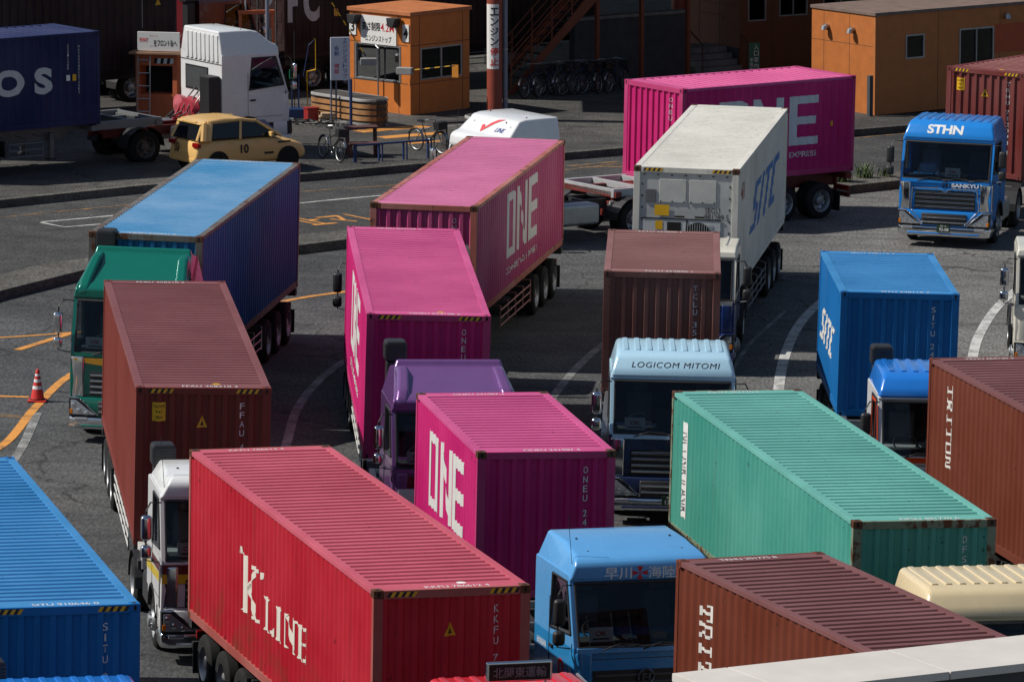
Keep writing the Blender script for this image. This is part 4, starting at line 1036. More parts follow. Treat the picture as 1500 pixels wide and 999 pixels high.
def bicycle(label, loc, rz, col, lean=6, group='parked bicycles', proto=[None]):
    root = empty('bicycle', label, 'bicycle', loc, rz, group, LEAN, R(lean) if False else 0, R(lean))
    FR = plain('bike_' + col, {'black': (.02, .02, .022), 'blue': (.012, .018, .07), 'silver': (.35, .36, .37), 'green': (.03, .07, .05)}[col], .35)
    for y in (-.55, .55):
        w = MB(); w.ring((0, y, .335), .315, .02, RUBBER, 'X', 24, 6); wo = w.build('tyre', root)
        w = MB(); w.ring((0, y, .335), .29, .011, RIM, 'X', 24, 4); w.cyl((-.04, y, .335), (.04, y, .335), .025, RIM, seg=8)
        for k in range(12):
            a = 2 * math.pi * k / 12; w.tube([(0, y, .335), (0, y + .29 * math.cos(a), .335 + .29 * math.sin(a))], .0022, RIM, 3)
        w.build('rim', wo)
        f = MB(); n = 8
        pr = [(y + .35 * math.cos(R(20 + 140 * k / n)), .335 + .35 * math.sin(R(20 + 140 * k / n))) for k in range(n + 1)]
        for (a, b), (c, d) in zip(pr, pr[1:]): f.face([(-.03, a, b), (.03, a, b), (.03, c, d), (-.03, c, d)], STEEL)
        f.build('mudguard', root)
    f = MB(); bb = (0, .05, .30); st = (0, .22, .78); hd = (0, -.36, .82); hd2 = (0, -.40, .68)
    for a, b, r_ in ((bb, st, .016), (bb, hd2, .018), ((0, .2, .62), hd, .016), (hd, hd2, .02), (bb, (0, .55, .335), .012), ((0, .21, .7), (0, .55, .335), .01), (hd2, (0, -.55, .335), .014), ((0, -.36, .82), (0, -.34, .98), .012), (st, (0, .25, .88), .012)): f.tube([a, b], r_, FR, 6)
    f.build('frame', root)
    h = MB(); h.tube([(-.28, -.2, 1.0), (-.2, -.3, 1.02), (0, -.34, .99), (.2, -.3, 1.02), (.28, -.2, 1.0)], .012, STEEL, 6); h.build('handlebar', root)
    s = MB(); s.prism([(-.07, .40), (.07, .40), (.09, .3), (.03, .12), (-.03, .12), (-.09, .3)], .88, .94, BLACKP, 'Z', .015); s.build('saddle', root)
    c = MB(); c.box(-.16, .16, -.66, -.42, .72, .95, BLACKP, .01); c.build('basket', root)
    p = MB(); p.ring((.05, .05, .30), .09, .006, STEEL, 'X', 16, 4); p.tube([(.06, .05, .30), (.06, .12, .15), (.13, .12, .15)], .01, STEEL, 5); p.build('crank', root)
    return root
def copy_thing(src, loc, rz, label, tilt=LEAN, lean=0):
    c = src.copy(); COL.objects.link(c)
    m = Matrix.Translation(loc) @ Matrix.Rotation(R(tilt), 4, 'Y') @ Matrix.Rotation(R(rz), 4, 'Z') @ Matrix.Rotation(R(lean), 4, 'Y'); c.location = loc; c.rotation_euler = m.to_euler(); c['label'] = label
    def rec(a, b):
        for ch in list(a.children):
            if ch == b: continue
            q = ch.copy(); COL.objects.link(q); q.parent = b; rec(ch, q)
    rec(src, c); return c
B1 = bicycle('black bicycle leaning by the brown bench, nearest the yellow car', (-5.25, 161.2, GZ), 28, 'black')
copy_thing(B1, (-2.5, 163.4, GZ), 42, 'city bicycle with silver mudguards standing alone past the blue railing', LEAN, -4)
B2 = bicycle('bicycle in the dark parked row under the orange stairs', (.5, 177.3, GZ), 150, 'blue', 4, 'bicycles parked in the dark below the stairs')
B3 = bicycle('bicycle in the dark parked row under the orange stairs', (.85, 177.6, GZ), 158, 'black', 4, 'bicycles parked in the dark below the stairs')
for k in range(7):
    copy_thing((B2, B3)[k % 2], (1.1 + .33 * k, 177.8 + .22 * k + .2 * random.random(), GZ), 140 + random.uniform(-18, 25), 'bicycle in the dark parked row under the orange stairs', LEAN, random.uniform(-8, 8))

# column and pole
root = empty('canopy_column', 'red round steel column carrying a white engine-off banner', 'column', (-.68, 171.4, GZ), 0, None, LEAN)
RCOL = plain('column_red', (.26, .05, .03), .5, grain=.15)
b = MB(); b.cyl((0, 0, -.05), (0, 0, 7.0), .23, RCOL, seg=24); b.build('shaft', root)
b = MB()
for i in range(7):
    a0, a1 = R(195 + 110 * i / 7), R(195 + 110 * (i + 1) / 7)
    b.face([(.236 * math.cos(a0), .236 * math.sin(a0), 1.55), (.236 * math.cos(a1), .236 * math.sin(a1), 1.55), (.236 * math.cos(a1), .236 * math.sin(a1), 3.5), (.236 * math.cos(a0), .236 * math.sin(a0), 3.5)], SIGNW)
bo = b.build('banner', root, 60); t = MB()
for i, ch in enumerate('エンジン停止'):
    sh = textshape(ch, 0, .02); w_ = .26; mm = INK if i < 4 else REDINK
    lay(t, ([(x + 0, y) for x, y in sh[0]], sh[1]), mm, (0, -.232, 3.28 - .30 * i), (1, 0, 0), (0, 0, 1), w_, .24, .012, [-.1, -.05, 0, .05, .1], lambda u: math.sqrt(max(0, .236 ** 2 - u * u)) - .232)
t.build('lettering', bo)
root = empty('steel_pole', 'thin grey steel pole beside the red column', 'pole', (-.36, 171.6, GZ), 0, None, LEAN); b = MB(); b.cyl((0, 0, -.05), (0, 0, 7), .075, plain('pole_grey', (.22, .25, .32), .45, .3), seg=14); b.build('shaft', root); b = MB(); b.cyl((0, 0, 2.1), (0, 0, 2.14), .09, STEEL); b.cyl((0, 0, .6), (0, 0, .64), .09, STEEL); b.build('clamp', root)

# unseen gate canopy, slab extents shaped for the shade they throw
CANM = plain('canopy_deck', (.14, .14, .15), .6)
root = empty('shade_canopy', 'unseen canopy slabs shaped to shade the gate area', 'canopy', (0, 0, 0), 0)
c = MB(); c.box(-4.2, 2.3, 173.5, 176.3, 6.6, 7.3, CANM); c.box(-6.9, 2.3, 176.301, 180.5, 6.6, 7.3, CANM); c.box(-6.9, 60, 180.501, 215, 6.6, 7.3, CANM); c.build('roof', root)
for x, y in ((5.2, 186.6), (12, 190), (-2, 196), (20, 185)):
    c = MB(); c.cyl((x, y, 0), (x, y, 6.6), .25, RCOL, seg=16); c.build('column', root)

# orange stair with rails, landing, grey block walls
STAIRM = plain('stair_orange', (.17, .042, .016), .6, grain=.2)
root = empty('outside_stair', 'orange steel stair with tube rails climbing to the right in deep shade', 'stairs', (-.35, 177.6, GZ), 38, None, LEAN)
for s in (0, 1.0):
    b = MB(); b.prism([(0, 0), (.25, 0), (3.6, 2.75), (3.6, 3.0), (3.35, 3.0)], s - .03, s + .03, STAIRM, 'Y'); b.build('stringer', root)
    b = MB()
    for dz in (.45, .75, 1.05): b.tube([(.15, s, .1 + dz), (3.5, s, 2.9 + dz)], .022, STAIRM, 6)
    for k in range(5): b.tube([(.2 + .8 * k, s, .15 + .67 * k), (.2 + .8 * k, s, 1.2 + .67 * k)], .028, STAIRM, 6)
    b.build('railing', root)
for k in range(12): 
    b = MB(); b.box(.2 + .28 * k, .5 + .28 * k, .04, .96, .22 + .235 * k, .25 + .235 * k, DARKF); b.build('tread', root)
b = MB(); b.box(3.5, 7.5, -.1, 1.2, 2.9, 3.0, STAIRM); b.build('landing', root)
for x in (3.6, 5.4, 7.3): b = MB(); b.box(x, x + .12, 0, .12, -.2, 4.0, STAIRM); b.build('post', root)
DK = plain('dark_render', (.055, .06, .065), .8, grain=.2)
root = empty('block_wall', 'dark grey block wall beyond the parked bicycles', 'wall', (1.8, 181.0, GZ), 35, None, LEAN)
b = MB(); b.box(0, 4.4, 0, .3, -.2, 2.0, DK, .01); b.build('wall', root); b = MB(); b.box(-.05, 4.45, -.04, .34, 2.0, 2.1, CONCD); b.build('coping', root)
root = empty('entrance_steps', 'grey concrete steps with a brown handrail leading to the rear orange office', 'steps', (5.9, 184.6, GZ), 30, None, LEAN)
for k in range(4):
    b = MB(); b.box(0, 1.6, k * .32, 2.2, -.1, .18 * (k + 1), CONCD); b.build('step', root)
HR = plain('rail_brown', (.08, .03, .02), .6)
for x in (-.05, 1.65): b = MB(); b.tube([(x, -.2, 0), (x, -.2, .95), (x, 1.3, 1.7), (x, 2.6, 1.7)], .03, HR, 6); b.tube([(x, 1.3, 0), (x, 1.3, 1.7)], .03, HR, 6); b.build('handrail', root)
b = MB(); b.box(1.6, 4.5, .3, 2.2, -.1, .72, DK); b.build('landing', root)
# rear office and near right office
def office(label, loc, rz, L, Wd, H, mA, mB, wins, extra=None, roofm=None):
    root = empty('office_building', label, 'building', loc, rz, None, LEAN)
    b = MB(); t = .12
    # x side is the long one facing right, y side faces the sun
    wallwin(b, 'x', wins, L, mB, t, 0, H); b.box(L - t, L, t, Wd, 0, H, mB); b.box(t, L - t, Wd - t, Wd, 0, H, mB)
    k = 1
    while k * 1.25 < L: 
        if not any(w[0] - .02 < k * 1.25 < w[1] + .02 for w in wins): b.box(k * 1.25 - .006, k * 1.25 + .006, -.003, 0, 0, H, JOINT)
        k += 1
    b.build('wall', root, 0)
    b = MB(); b.box(0, t, t, Wd, 0, H, mA)
    for z in (2.1,): b.box(-.003, 0, t, Wd, z - .006, z + .006, JOINT)
    k = 1
    while k * 1.25 < Wd: b.box(-.004, 0, k * 1.25 - .006, k * 1.25 + .006, 0, H, JOINT); k += 1
    b.build('wall', root, 0)
    r_ = MB(); r_.box(-.04, L + .04, -.04, Wd + .04, H, H + .1, roofm or ORROOF, .01); r_.build('roof', root)
    for a, c, z0, z1 in wins:
        f = MB()
        for u in (a, c - .05): f.box(u, u + .05, -.02, .06, z0, z1, FRAMEG)
        for z in (z0, z1 - .05): f.box(a + .05, c - .05, -.018, .06, z, z + .05, FRAMEG)
        if c - a > .9: f.box((a + c) / 2 - .02, (a + c) / 2 + .02, -.015, .05, z0 + .05, z1 - .05, FRAMEG)
        fo = f.build('window', root); p = MB(); p.face([(a, .03, z0), (c, .03, z0), (c, .03, z1), (a, .03, z1)], DARKGLASS); p.build('pane', fo)
    b = MB(); b.box(t, L - t, t, Wd - t, .05, .1, CONCD); b.box(.8, L - .6, Wd * .5, Wd * .5 + .1, .1, H - .1, DK); b.build('inner_wall', root)
    return root
ROOFB = plain('brown_roof', (.17, .12, .10), .7, grain=.2)
off = office('low orange panelled office with a brown flat roof behind the blue truck', (10.95, 174.6, GZ), 36, 11, 3.1, 3.05, plain('office_orange', (.44, .135, .028), .6, grain=.12), plain('orange_brown_panel', (.42, .14, .035), .6, grain=.1), [(1.2, 1.95, 1.65, 2.4), (3.35, 4.75, .95, 2.45), (8.3, 9.5, .9, 2.3)], None, ROOFB)
b = MB(); b.box(4.78, 8.2, -.006, -.001, 1.6, 2.5, plain('red_brown_panel', (.42, .07, .02), .6)); b.build('red_panel', off)
for x, y in ((-.02, 2.3), (-.02, 1.05)): b = MB(); b.cyl((x, y, 2.55), (x - .12, y, 2.55), .08, STEEL); b.cyl((x - .12, y, 2.57), (x - .14, y, 2.44), .09, STEEL, .11); b.build('wall_lamp', off)
b = MB(); b.cyl((5.2, -.02, 2.75), (5.2, -.14, 2.75), .08, STEEL); b.cyl((5.2, -.14, 2.77), (5.2, -.16, 2.66), .09, STEEL, .11); b.build('wall_lamp', off)
b = MB(); b.box(-.3, -.16, -.12, .02, -.1, 1.25, DK, .01); b.build('downpipe', off)
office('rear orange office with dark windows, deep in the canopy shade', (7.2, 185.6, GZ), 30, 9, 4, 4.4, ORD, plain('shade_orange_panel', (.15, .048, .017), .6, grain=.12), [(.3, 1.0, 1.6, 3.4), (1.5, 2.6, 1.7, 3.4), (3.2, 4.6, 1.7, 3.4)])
root = empty('entrance_sign', 'green vertical sign with white lettering by the steps', 'sign', (7.55, 182.4, GZ), 15, None, LEAN)
b = MB(); b.box(-.18, .18, -.03, .03, .1, 1.3, plain('sign_green', (.01, .12, .07), .5), .01)
for i, ch in enumerate('入口案内'): lay(b, textshape(ch), WHITEP, (.06, -.03, 1.15 - .2 * i), (1, 0, 0), (0, 0, 1), .16, .16, .004)
for i, ch in enumerate('事務所'): lay(b, textshape(ch), WHITEP, (-.1, -.03, .75 - .15 * i), (1, 0, 0), (0, 0, 1), .11, .12, .004)
b.build('board', root); b = MB(); b.box(-.03, .03, -.025, .025, -.1, .1, STEEL); b.build('post', root)

# orange ticket portal with ladder and banner
root = empty('ticket_portal', 'orange ticket portal with ladder, striped hood and white banner sign', 'kiosk', (-11.35, 169.6, GZ), -14, None, LEAN)
OV = plain('portal_orange', (.62, .15, .055), .55, grain=.12)
b = MB(); b.box(0, .14, 0, .8, 0, 1.95, OV, .01); b.box(1.15, 1.3, 0, .8, 0, 1.95, OV, .01); b.box(.14, 1.15, 0, .8, 1.6, 1.95, OV, .01); b.box(.14, 1.15, 0, .8, 0, .75, OV, .01); b.box(.14, 1.15, .6, .75, .75, 1.6, HOLE); b.build('housing', root)
b = MB()
for k in range(6): lay(b, ([(-.5, -.5), (.5, -.5), (.8, .5), (-.2, .5)], [(0, 1, 2, 3)]), WHITEP if k % 2 else INK, (.62 + .1 * k, 0, 1.75), (1, 0, 0), (0, 0, 1), .1, .16, .006)
b.build('hazard_hood', root)
b = MB(); b.box(-.15, 1.5, -.2, .9, 1.95, 2.02, plain('portal_top', (.30, .17, .10), .7), .01); b.build('top_plate', root)
b = MB(); b.box(.1, 1.42, -.1, -.05, 2.05, 2.62, SIGNW, .01); so = b.build('banner_sign', root); t = MB()
lay(t, textshape('発券機', 0, .01), REDINK, (.3, -.1, 2.38), (1, 0, 0), (0, 0, 1), .28, .13, .004); lay(t, textshape('をフロント窓へ', 0, .02), INK, (.97, -.1, 2.30), (1, 0, 0), (0, 0, 1), .72, .2, .004); lay(t, textshape('チケット'), REDINK, (.6, -.1, 2.50), (1, 0, 0), (0, 0, 1), .24, .06, .004); lay(t, textshape('シール'), INK, (.6, -.1, 2.2), (1, 0, 0), (0, 0, 1), .2, .05, .004); t.build('lettering', so)
b = MB()
for x in (.12, .5): b.tube([(x, -.25, -.05), (x, -.12, 1.9)], .022, STEEL, 6)
for k in range(5): b.tube([(.12, -.23 + .03 * k, .25 + .38 * k), (.5, -.23 + .03 * k, .25 + .38 * k)], .018, STEEL, 6)
b.build('ladder', root)
root = empty('portal_arch', 'small orange goal shaped frame with a white banner behind the white tractor', 'frame', (-8.6, 176.0, GZ), 8, None, LEAN)
for x in (0, 1.0): b = MB(); b.box(x, x + .1, 0, .1, -.1, 2.5, OV, .01); b.build('post', root)
b = MB(); b.box(-.02, 1.12, -.02, .12, 2.5, 2.62, OV, .01); b.build('beam', root); b = MB(); b.box(.2, .24, .02, .06, 2.6, 4.4, WHITEP); b.build('flag_pole', root)
b = MB(); b.prism([(.75, 4.3), (1.05, 4.3), (1.05, 2.9), (.95, 2.75), (.9, 3.2)], -.03, -.02, SIGNW, 'Y'); lay(b, textshape('安全'), REDINK, (.93, -.03, 3.55), (1, 0, 0), (0, 0, 1), .12, .3, .006); b.build('banner', root)
root = empty('lamp_pole', 'slim blue grey pole right of the white banner', 'pole', (-7.62, 174.0, GZ), 0, None, LEAN); b = MB(); b.cyl((0, 0, -.1), (0, 0, 6), .06, plain('pole_grey', (.22, .25, .32), .45, .3)); b.build('shaft', root); b = MB(); b.box(.05, .14, -.06, .06, 1.9, 2.3, plain('box_tan', (.3, .24, .2), .6)); b.build('switch_box', root)
root = empty('signal_stand', 'small stand of blue tubes with a green lamp housing behind the white tractor', 'stand', (-6.75, 170.8, GZ), 0, None, LEAN)
for x in (-.2, 0, .2): b = MB(); b.cyl((x, 0, -.1), (x, 0, 1.1 + x), .025, BLUEP); b.build('tube', root)
b = MB(); b.box(-.08, .08, -.06, .06, 1.15, 1.45, plain('lamp_green', (.01, .16, .07), .4), .03); b.build('lamp_housing', root); b = MB(); b.cyl((.08, 0, -.1), (.08, 0, 2.6), .012, DARKF, seg=6); b.build('rod', root)
b = MB(); b.box(-.9, .8, -.3, .3, .0, .28, BLUEP, .01); b.build('base', root)
# weeds
LEAF = plain('weed_leaf', (.06, .10, .025), .7, grain=.4)
def weed(x, y, n, h, label):
    b = MB()
    for i in range(n):
        a = random.uniform(0, 6.28); l = h * random.uniform(.4, 1); px, py = random.gauss(0, .13), random.gauss(0, .1); e = Vector((px + math.cos(a) * l * .45, py + math.sin(a) * l * .45, l)); m = Vector((px + math.cos(a) * l * .15, py + math.sin(a) * l * .15, l * .6)); s = Vector((-math.sin(a), math.cos(a), 0)) * .012
        b.face([Vector((px, py, -.02)) - s, Vector((px, py, -.02)) + s, m + s * 1.4, m - s * 1.4], LEAF); b.face([m - s * 1.4, m + s * 1.4, e], LEAF)
    o = b.build('weed'); o.location = (x, y, .23); tag(o, label, 'weed')
weed(9.1, 159.0, 160, .75, 'taller tuft of grass on the kerb right of the far magenta box')
weed(9.8, 159.9, 60, .5, 'sparse low weed on the kerb, a step right of the tall tuft')
weed(10.4, 160.3, 40, .35, 'smallest weed on the kerb, beside the blue truck mirror')
# traffic cone
root = empty('traffic_cone', 'red traffic cone with white bands on the orange line', 'cone', (-10.22, 122.0, .01))
CR = plain('cone_red', (.62, .035, .03), .45); CW = plain('cone_white', (.72, .72, .72), .4)
b = MB(); b.lathe([(.05, .15), (.56, .055), (.6, .05), (.66, .045), (.70, .02), (.70, .0)], CR, 'Z', 24)
b.build('cone', root)
for z0, z1 in ((.27, .34), (.42, .485), (.55, .60)):
    rr = lambda z: .15 - (z - .05) * (.095 / .51) + .003
    c = MB(); c.lathe([(z0, rr(z0)), (z1, rr(z1))], CW, 'Z', 24); c.build('reflective_band', root)
b = MB(); b.box(-.2, .2, -.2, .2, 0, .035, CR, .012); b.cyl((0, 0, .035), (0, 0, .06), .165, plain('cone_base_dark', (.05, .015, .015), .7), seg=24); b.build('base', root)

# ------------------------------------------------------------ paints of the boxes
def roofpaint(n, c, k=.13, rust=.05): return boxpaint('bleached_sky_sheen_' + n, tuple(x * (1 - k) + g_ * k for x, g_ in zip(c, (.40, .44, .56))), rust, .06, .3, .5)  # bleached paint with bluish sky sheen mixed into the colour
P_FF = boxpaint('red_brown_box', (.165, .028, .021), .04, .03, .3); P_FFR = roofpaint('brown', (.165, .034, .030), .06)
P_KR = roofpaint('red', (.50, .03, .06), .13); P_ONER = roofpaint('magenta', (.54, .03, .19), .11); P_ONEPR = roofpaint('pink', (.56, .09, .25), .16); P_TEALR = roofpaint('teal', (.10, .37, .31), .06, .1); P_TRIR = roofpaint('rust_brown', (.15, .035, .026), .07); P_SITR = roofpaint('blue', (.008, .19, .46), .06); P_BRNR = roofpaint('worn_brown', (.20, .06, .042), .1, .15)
P_K = boxpaint('red_box', (.44, .007, .022), .15, .06, .45, stain=.8); P_KF = boxpaint('red_box_frame', (.34, .07, .055), .28, .2, .4)
P_ONE = boxpaint('magenta_box', (.50, .008, .14), .05, .05, .3); P_ONEF = boxpaint('magenta_frame', (.47, .02, .14), .12, .15, .3)
P_ONEP = boxpaint('pale_magenta_box', (.46, .035, .16), .1, .2, .4); P_PINKF = boxpaint('salmon_frame', (.42, .10, .07), .45, .3, .4)
P_TEAL = boxpaint('teal_box', (.05, .30, .235), .1, .12, .4); P_TEALF = boxpaint('teal_frame', (.16, .21, .13), .55, .3, .6)
P_TRI = boxpaint('rust_brown_box', (.135, .028, .012), .03, .05, .25); P_BRN = boxpaint('worn_brown_box', (.16, .050, .034), .22, .22, .5)
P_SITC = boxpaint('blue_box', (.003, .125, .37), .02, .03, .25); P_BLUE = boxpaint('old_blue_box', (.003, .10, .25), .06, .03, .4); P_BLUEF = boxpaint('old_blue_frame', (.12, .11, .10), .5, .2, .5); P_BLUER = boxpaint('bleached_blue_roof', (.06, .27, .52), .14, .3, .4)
P_WHITE = boxpaint('white_box', (.64, .62, .56), .22, .05, .7); P_NAVY = boxpaint('navy_box', (.003, .010, .075), .1, .1, .3); P_DKB = boxpaint('dark_brown_box', (.022, .006, .006), .1, .1, .4); P_CAST = boxpaint('rusty_casting', (.10, .05, .03), .7, .1, .6)
P_STB = boxpaint('brick_red_box', (.15, .014, .010), .05, .15, .3); P_RED2 = boxpaint('bright_red_box', (.42, .01, .02), .05, .1, .3)
LW = decalmat('letter_white', (.68, .66, .62), .45); LG = decalmat('letter_grey_white', (.62, .62, .60), .35); LB = decalmat('letter_blue', (.01, .13, .42), .2); LN = decalmat('letter_navy', (.01, .02, .09), .2)
LWK = decalmat('letter_offwhite', (.72, .68, .60), .25)
ONE = one_letters(); SUB = textshape('OCEAN NETWORK EXPRESS', 0, .01)
def onearts(side, w, h, zc, zs, uc=0): return [(side, ONE, LG, uc, zc, w, h), (side, SUB, LG, uc, zs, w * .98, .15, 'small_lettering')]

POSE = dict(
 ffau=(-6.28, 107.78, 6.95, 1.041, .0052, -.0055), kline=(-2.51, 89.87, 16.39, 1.087, -.0064, .0033), one2=(-2.05, 116.96, 3.65, .95, -.0031, -.0086),
 one3=(.06, 100.43, 11.21, 1.066, -.0026, -.0001), teal=(5.48, 98.04, 12.67, 1.088, .004, -.002), brown=(3.19, 121.08, -1.61, 1.148, .0016, .0032),
 sitc20=(7.86, 119.14, 1.16, 1.091, -.0082, -.0045), reefer=(4.76, 137.02, -7.81, 1.322, 0, .0013), one1=(-1.02, 133.38, -9.62, 1.15, .0017, .0061),
 onefar=(5.98, 152.82, -51.89, 1.219, .0069, -.0035), blue=(-6.99, 125.51, -7.43, 1.181, .001, -.0048), tri1=(10.515, 100.94, 13.88, 1.075, -.0022, .0015),
 tri2=(5.985, 81.08, 21.71, 1.212, -.005, -.0014), situ=(-8.07, 89.04, 13.97, 1.192, -.0026, .0044), stcon=(16.11, 158.81, -35.12, 1.15, 0, 0))
F40, F20 = 12.192, 6.058
G1 = 'shipping containers queueing on trailers'
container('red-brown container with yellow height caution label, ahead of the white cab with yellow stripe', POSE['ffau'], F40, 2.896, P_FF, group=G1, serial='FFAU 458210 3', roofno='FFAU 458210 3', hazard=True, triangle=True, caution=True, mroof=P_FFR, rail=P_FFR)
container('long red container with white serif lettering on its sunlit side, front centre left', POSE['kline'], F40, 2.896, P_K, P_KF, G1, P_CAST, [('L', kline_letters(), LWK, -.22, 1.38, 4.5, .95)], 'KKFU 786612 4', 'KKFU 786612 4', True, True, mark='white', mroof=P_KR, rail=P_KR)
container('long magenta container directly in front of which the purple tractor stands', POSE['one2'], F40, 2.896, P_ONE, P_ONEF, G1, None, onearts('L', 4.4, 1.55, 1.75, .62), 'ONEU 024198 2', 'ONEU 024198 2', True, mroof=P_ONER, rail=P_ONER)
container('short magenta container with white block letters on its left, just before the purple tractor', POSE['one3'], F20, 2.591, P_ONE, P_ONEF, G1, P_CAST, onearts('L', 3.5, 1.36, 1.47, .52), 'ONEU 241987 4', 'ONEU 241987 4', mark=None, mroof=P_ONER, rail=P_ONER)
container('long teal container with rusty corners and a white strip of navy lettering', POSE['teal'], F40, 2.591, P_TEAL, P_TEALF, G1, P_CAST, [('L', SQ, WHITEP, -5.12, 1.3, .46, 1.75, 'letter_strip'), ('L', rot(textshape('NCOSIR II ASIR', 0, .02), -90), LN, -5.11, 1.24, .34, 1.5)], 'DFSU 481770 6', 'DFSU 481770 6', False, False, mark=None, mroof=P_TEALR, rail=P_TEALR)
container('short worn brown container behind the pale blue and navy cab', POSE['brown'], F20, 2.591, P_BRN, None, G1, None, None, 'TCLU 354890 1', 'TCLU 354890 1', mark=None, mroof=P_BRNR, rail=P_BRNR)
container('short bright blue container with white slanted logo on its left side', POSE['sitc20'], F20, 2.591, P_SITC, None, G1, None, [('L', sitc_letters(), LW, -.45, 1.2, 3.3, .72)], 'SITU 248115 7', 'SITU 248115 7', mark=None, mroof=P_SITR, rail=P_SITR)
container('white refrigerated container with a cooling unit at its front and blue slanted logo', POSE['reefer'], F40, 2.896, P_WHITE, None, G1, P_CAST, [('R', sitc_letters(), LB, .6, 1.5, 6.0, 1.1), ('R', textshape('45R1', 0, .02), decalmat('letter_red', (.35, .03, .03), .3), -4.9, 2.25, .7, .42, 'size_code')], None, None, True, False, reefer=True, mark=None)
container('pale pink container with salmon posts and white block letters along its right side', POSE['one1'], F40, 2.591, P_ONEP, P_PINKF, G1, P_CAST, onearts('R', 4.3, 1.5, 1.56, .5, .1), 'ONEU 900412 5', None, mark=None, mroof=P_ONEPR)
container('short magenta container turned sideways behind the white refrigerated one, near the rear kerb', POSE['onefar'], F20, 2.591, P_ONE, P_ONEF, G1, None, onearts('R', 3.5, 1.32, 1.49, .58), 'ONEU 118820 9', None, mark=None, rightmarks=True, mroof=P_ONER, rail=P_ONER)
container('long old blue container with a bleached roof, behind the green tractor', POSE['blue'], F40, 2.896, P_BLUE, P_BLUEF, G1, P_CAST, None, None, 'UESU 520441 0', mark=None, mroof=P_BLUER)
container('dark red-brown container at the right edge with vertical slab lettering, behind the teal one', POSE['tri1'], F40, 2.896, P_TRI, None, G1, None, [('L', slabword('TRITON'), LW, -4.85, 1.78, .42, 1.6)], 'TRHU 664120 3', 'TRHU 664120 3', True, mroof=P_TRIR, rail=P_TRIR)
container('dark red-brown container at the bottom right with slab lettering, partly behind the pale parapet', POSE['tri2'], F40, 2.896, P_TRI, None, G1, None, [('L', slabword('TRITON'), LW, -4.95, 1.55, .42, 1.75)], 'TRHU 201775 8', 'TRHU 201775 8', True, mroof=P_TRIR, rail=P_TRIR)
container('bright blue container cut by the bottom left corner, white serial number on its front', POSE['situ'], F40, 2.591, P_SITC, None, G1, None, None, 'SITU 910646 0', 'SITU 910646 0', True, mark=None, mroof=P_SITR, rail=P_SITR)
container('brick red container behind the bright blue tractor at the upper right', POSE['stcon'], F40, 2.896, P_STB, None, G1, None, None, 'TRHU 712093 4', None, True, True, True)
OSP = (-14.72, 157.2, 126, 1.42, 0, 0)
container('navy blue container with large pale letters in shade at the far left', OSP, F20, 2.591, P_NAVY, None, G1, None, [('L', textshape('L O S', 0, .05), decalmat('letter_pale', (.55, .56, .57), .3), .12, 1.32, 2.75, .74)], None, None, mark=None, lean=LEAN)
t_ = [o for o in COL.objects if o.get('label', '').startswith('navy blue container')][0]
b = MB()
for k in range(15): lay(b, textshape('MGW30480KGTARE2'[k]), LG, (-1.205, -2.35, 2.2 - .09 * k), (0, -1, 0), (0, 0, 1), .05, .065, .009)
for k in range(8): lay(b, textshape('22G1CUBE'[k]), LG, (-1.205, -2.0, 2.25 - .09 * k), (0, -1, 0), (0, 0, 1), .05, .065, .009)
lay(b, SQ, WHITEP, (-1.205, -2.0, 1.35), (0, -1, 0), (0, 0, 1), .12, .16, .009); lay(b, SQ, YEL, (-1.205, -1.7 - .5, 1.35), (0, -1, 0), (0, 0, 1), .12, .18, .009); b.build('data_markings', t_)
G2 = 'containers parked in the dark behind the gate'
container('very dark brown container filling the upper left corner behind the navy one', (-15.9, 168.9, 126, 1.3, 0, 0), F40, 2.896, P_DKB, None, G2, None, [('L', rects((-.5, -.5, -.1, .5)), LG, 4.9, 2.0, .05, 1.2, 'data_markings'), ('L', TRI, HAZY, 5.45, 2.15, .22, .24, 'warning_triangle'), ('L', TRI, HAZY, 5.45, 1.15, .22, .24, 'warning_triangle')], lean=LEAN)
container('dark brown container with pale cut-off letters behind the toll booth', (-3.05, 181.7, 126, 1.3, 0, 0), F40, 2.896, P_DKB, None, G2, None, [('L', textshape('F C', 0, .05), decalmat('letter_pale', (.55, .56, .57), .3), -5.35, 1.75, 1.2, 1.25)], lean=LEAN)
container('bright red container glimpsed above the white tractor roof', (-14.66, 177.4, 126, 1.25, 0, 0), F40, 2.591, P_RED2, None, G2, None, None, lean=LEAN)
# unseen stack of boxes, added to shade the far left corner
for k in range(3):
    container('unseen container of the added shade stack beyond the left edge, number %s from the ground' % ('one', 'two', 'three')[k], (-19.2, 165.5, 0, .2 + 2.6 * k, 0, 0), F40, 2.591, P_NAVY, None, 'added stack shading the far left corner', None, None, mark=None)

# ------------------------------------------------------------ trailers
BLK = DARKF; DRED = plain('chassis_red', (.16, .02, .015), .5, grain=.3); DGR = plain('chassis_grey', (.12, .125, .13), .5, grain=.3); WHG = plain('guard_white', (.52, .52, .5), .5); SILV = plain('chassis_silver', (.46, .47, .48), .45, .3, grain=.15)
def tr(k, label, L, mcol, fwd, axles=3, **kw): trailer(label, POSE[k], L, mcol, POSE[k][3] - .015, fwd, axles, group='trailers under the queueing containers', **kw)
tr('ffau', 'trailer with white tube side guards under the red-brown container with the caution label', F40, BLK, 1.4, gm=WHG)
tr('kline', 'black trailer under the long red container', F40, BLK, 1.7)
tr('one2', 'trailer under the long magenta container behind the purple tractor', F40, DGR, 2.1, gm=WHG)
tr('one3', 'trailer under the short magenta container in the middle', F20, BLK, 3.8, 2)
tr('teal', 'trailer under the long teal container', F40, BLK, .9)
tr('brown', 'trailer under the short worn brown container', F20, BLK, 5.1, 2)
tr('sitc20', 'trailer under the short bright blue container', F20, BLK, 5.0, 2)
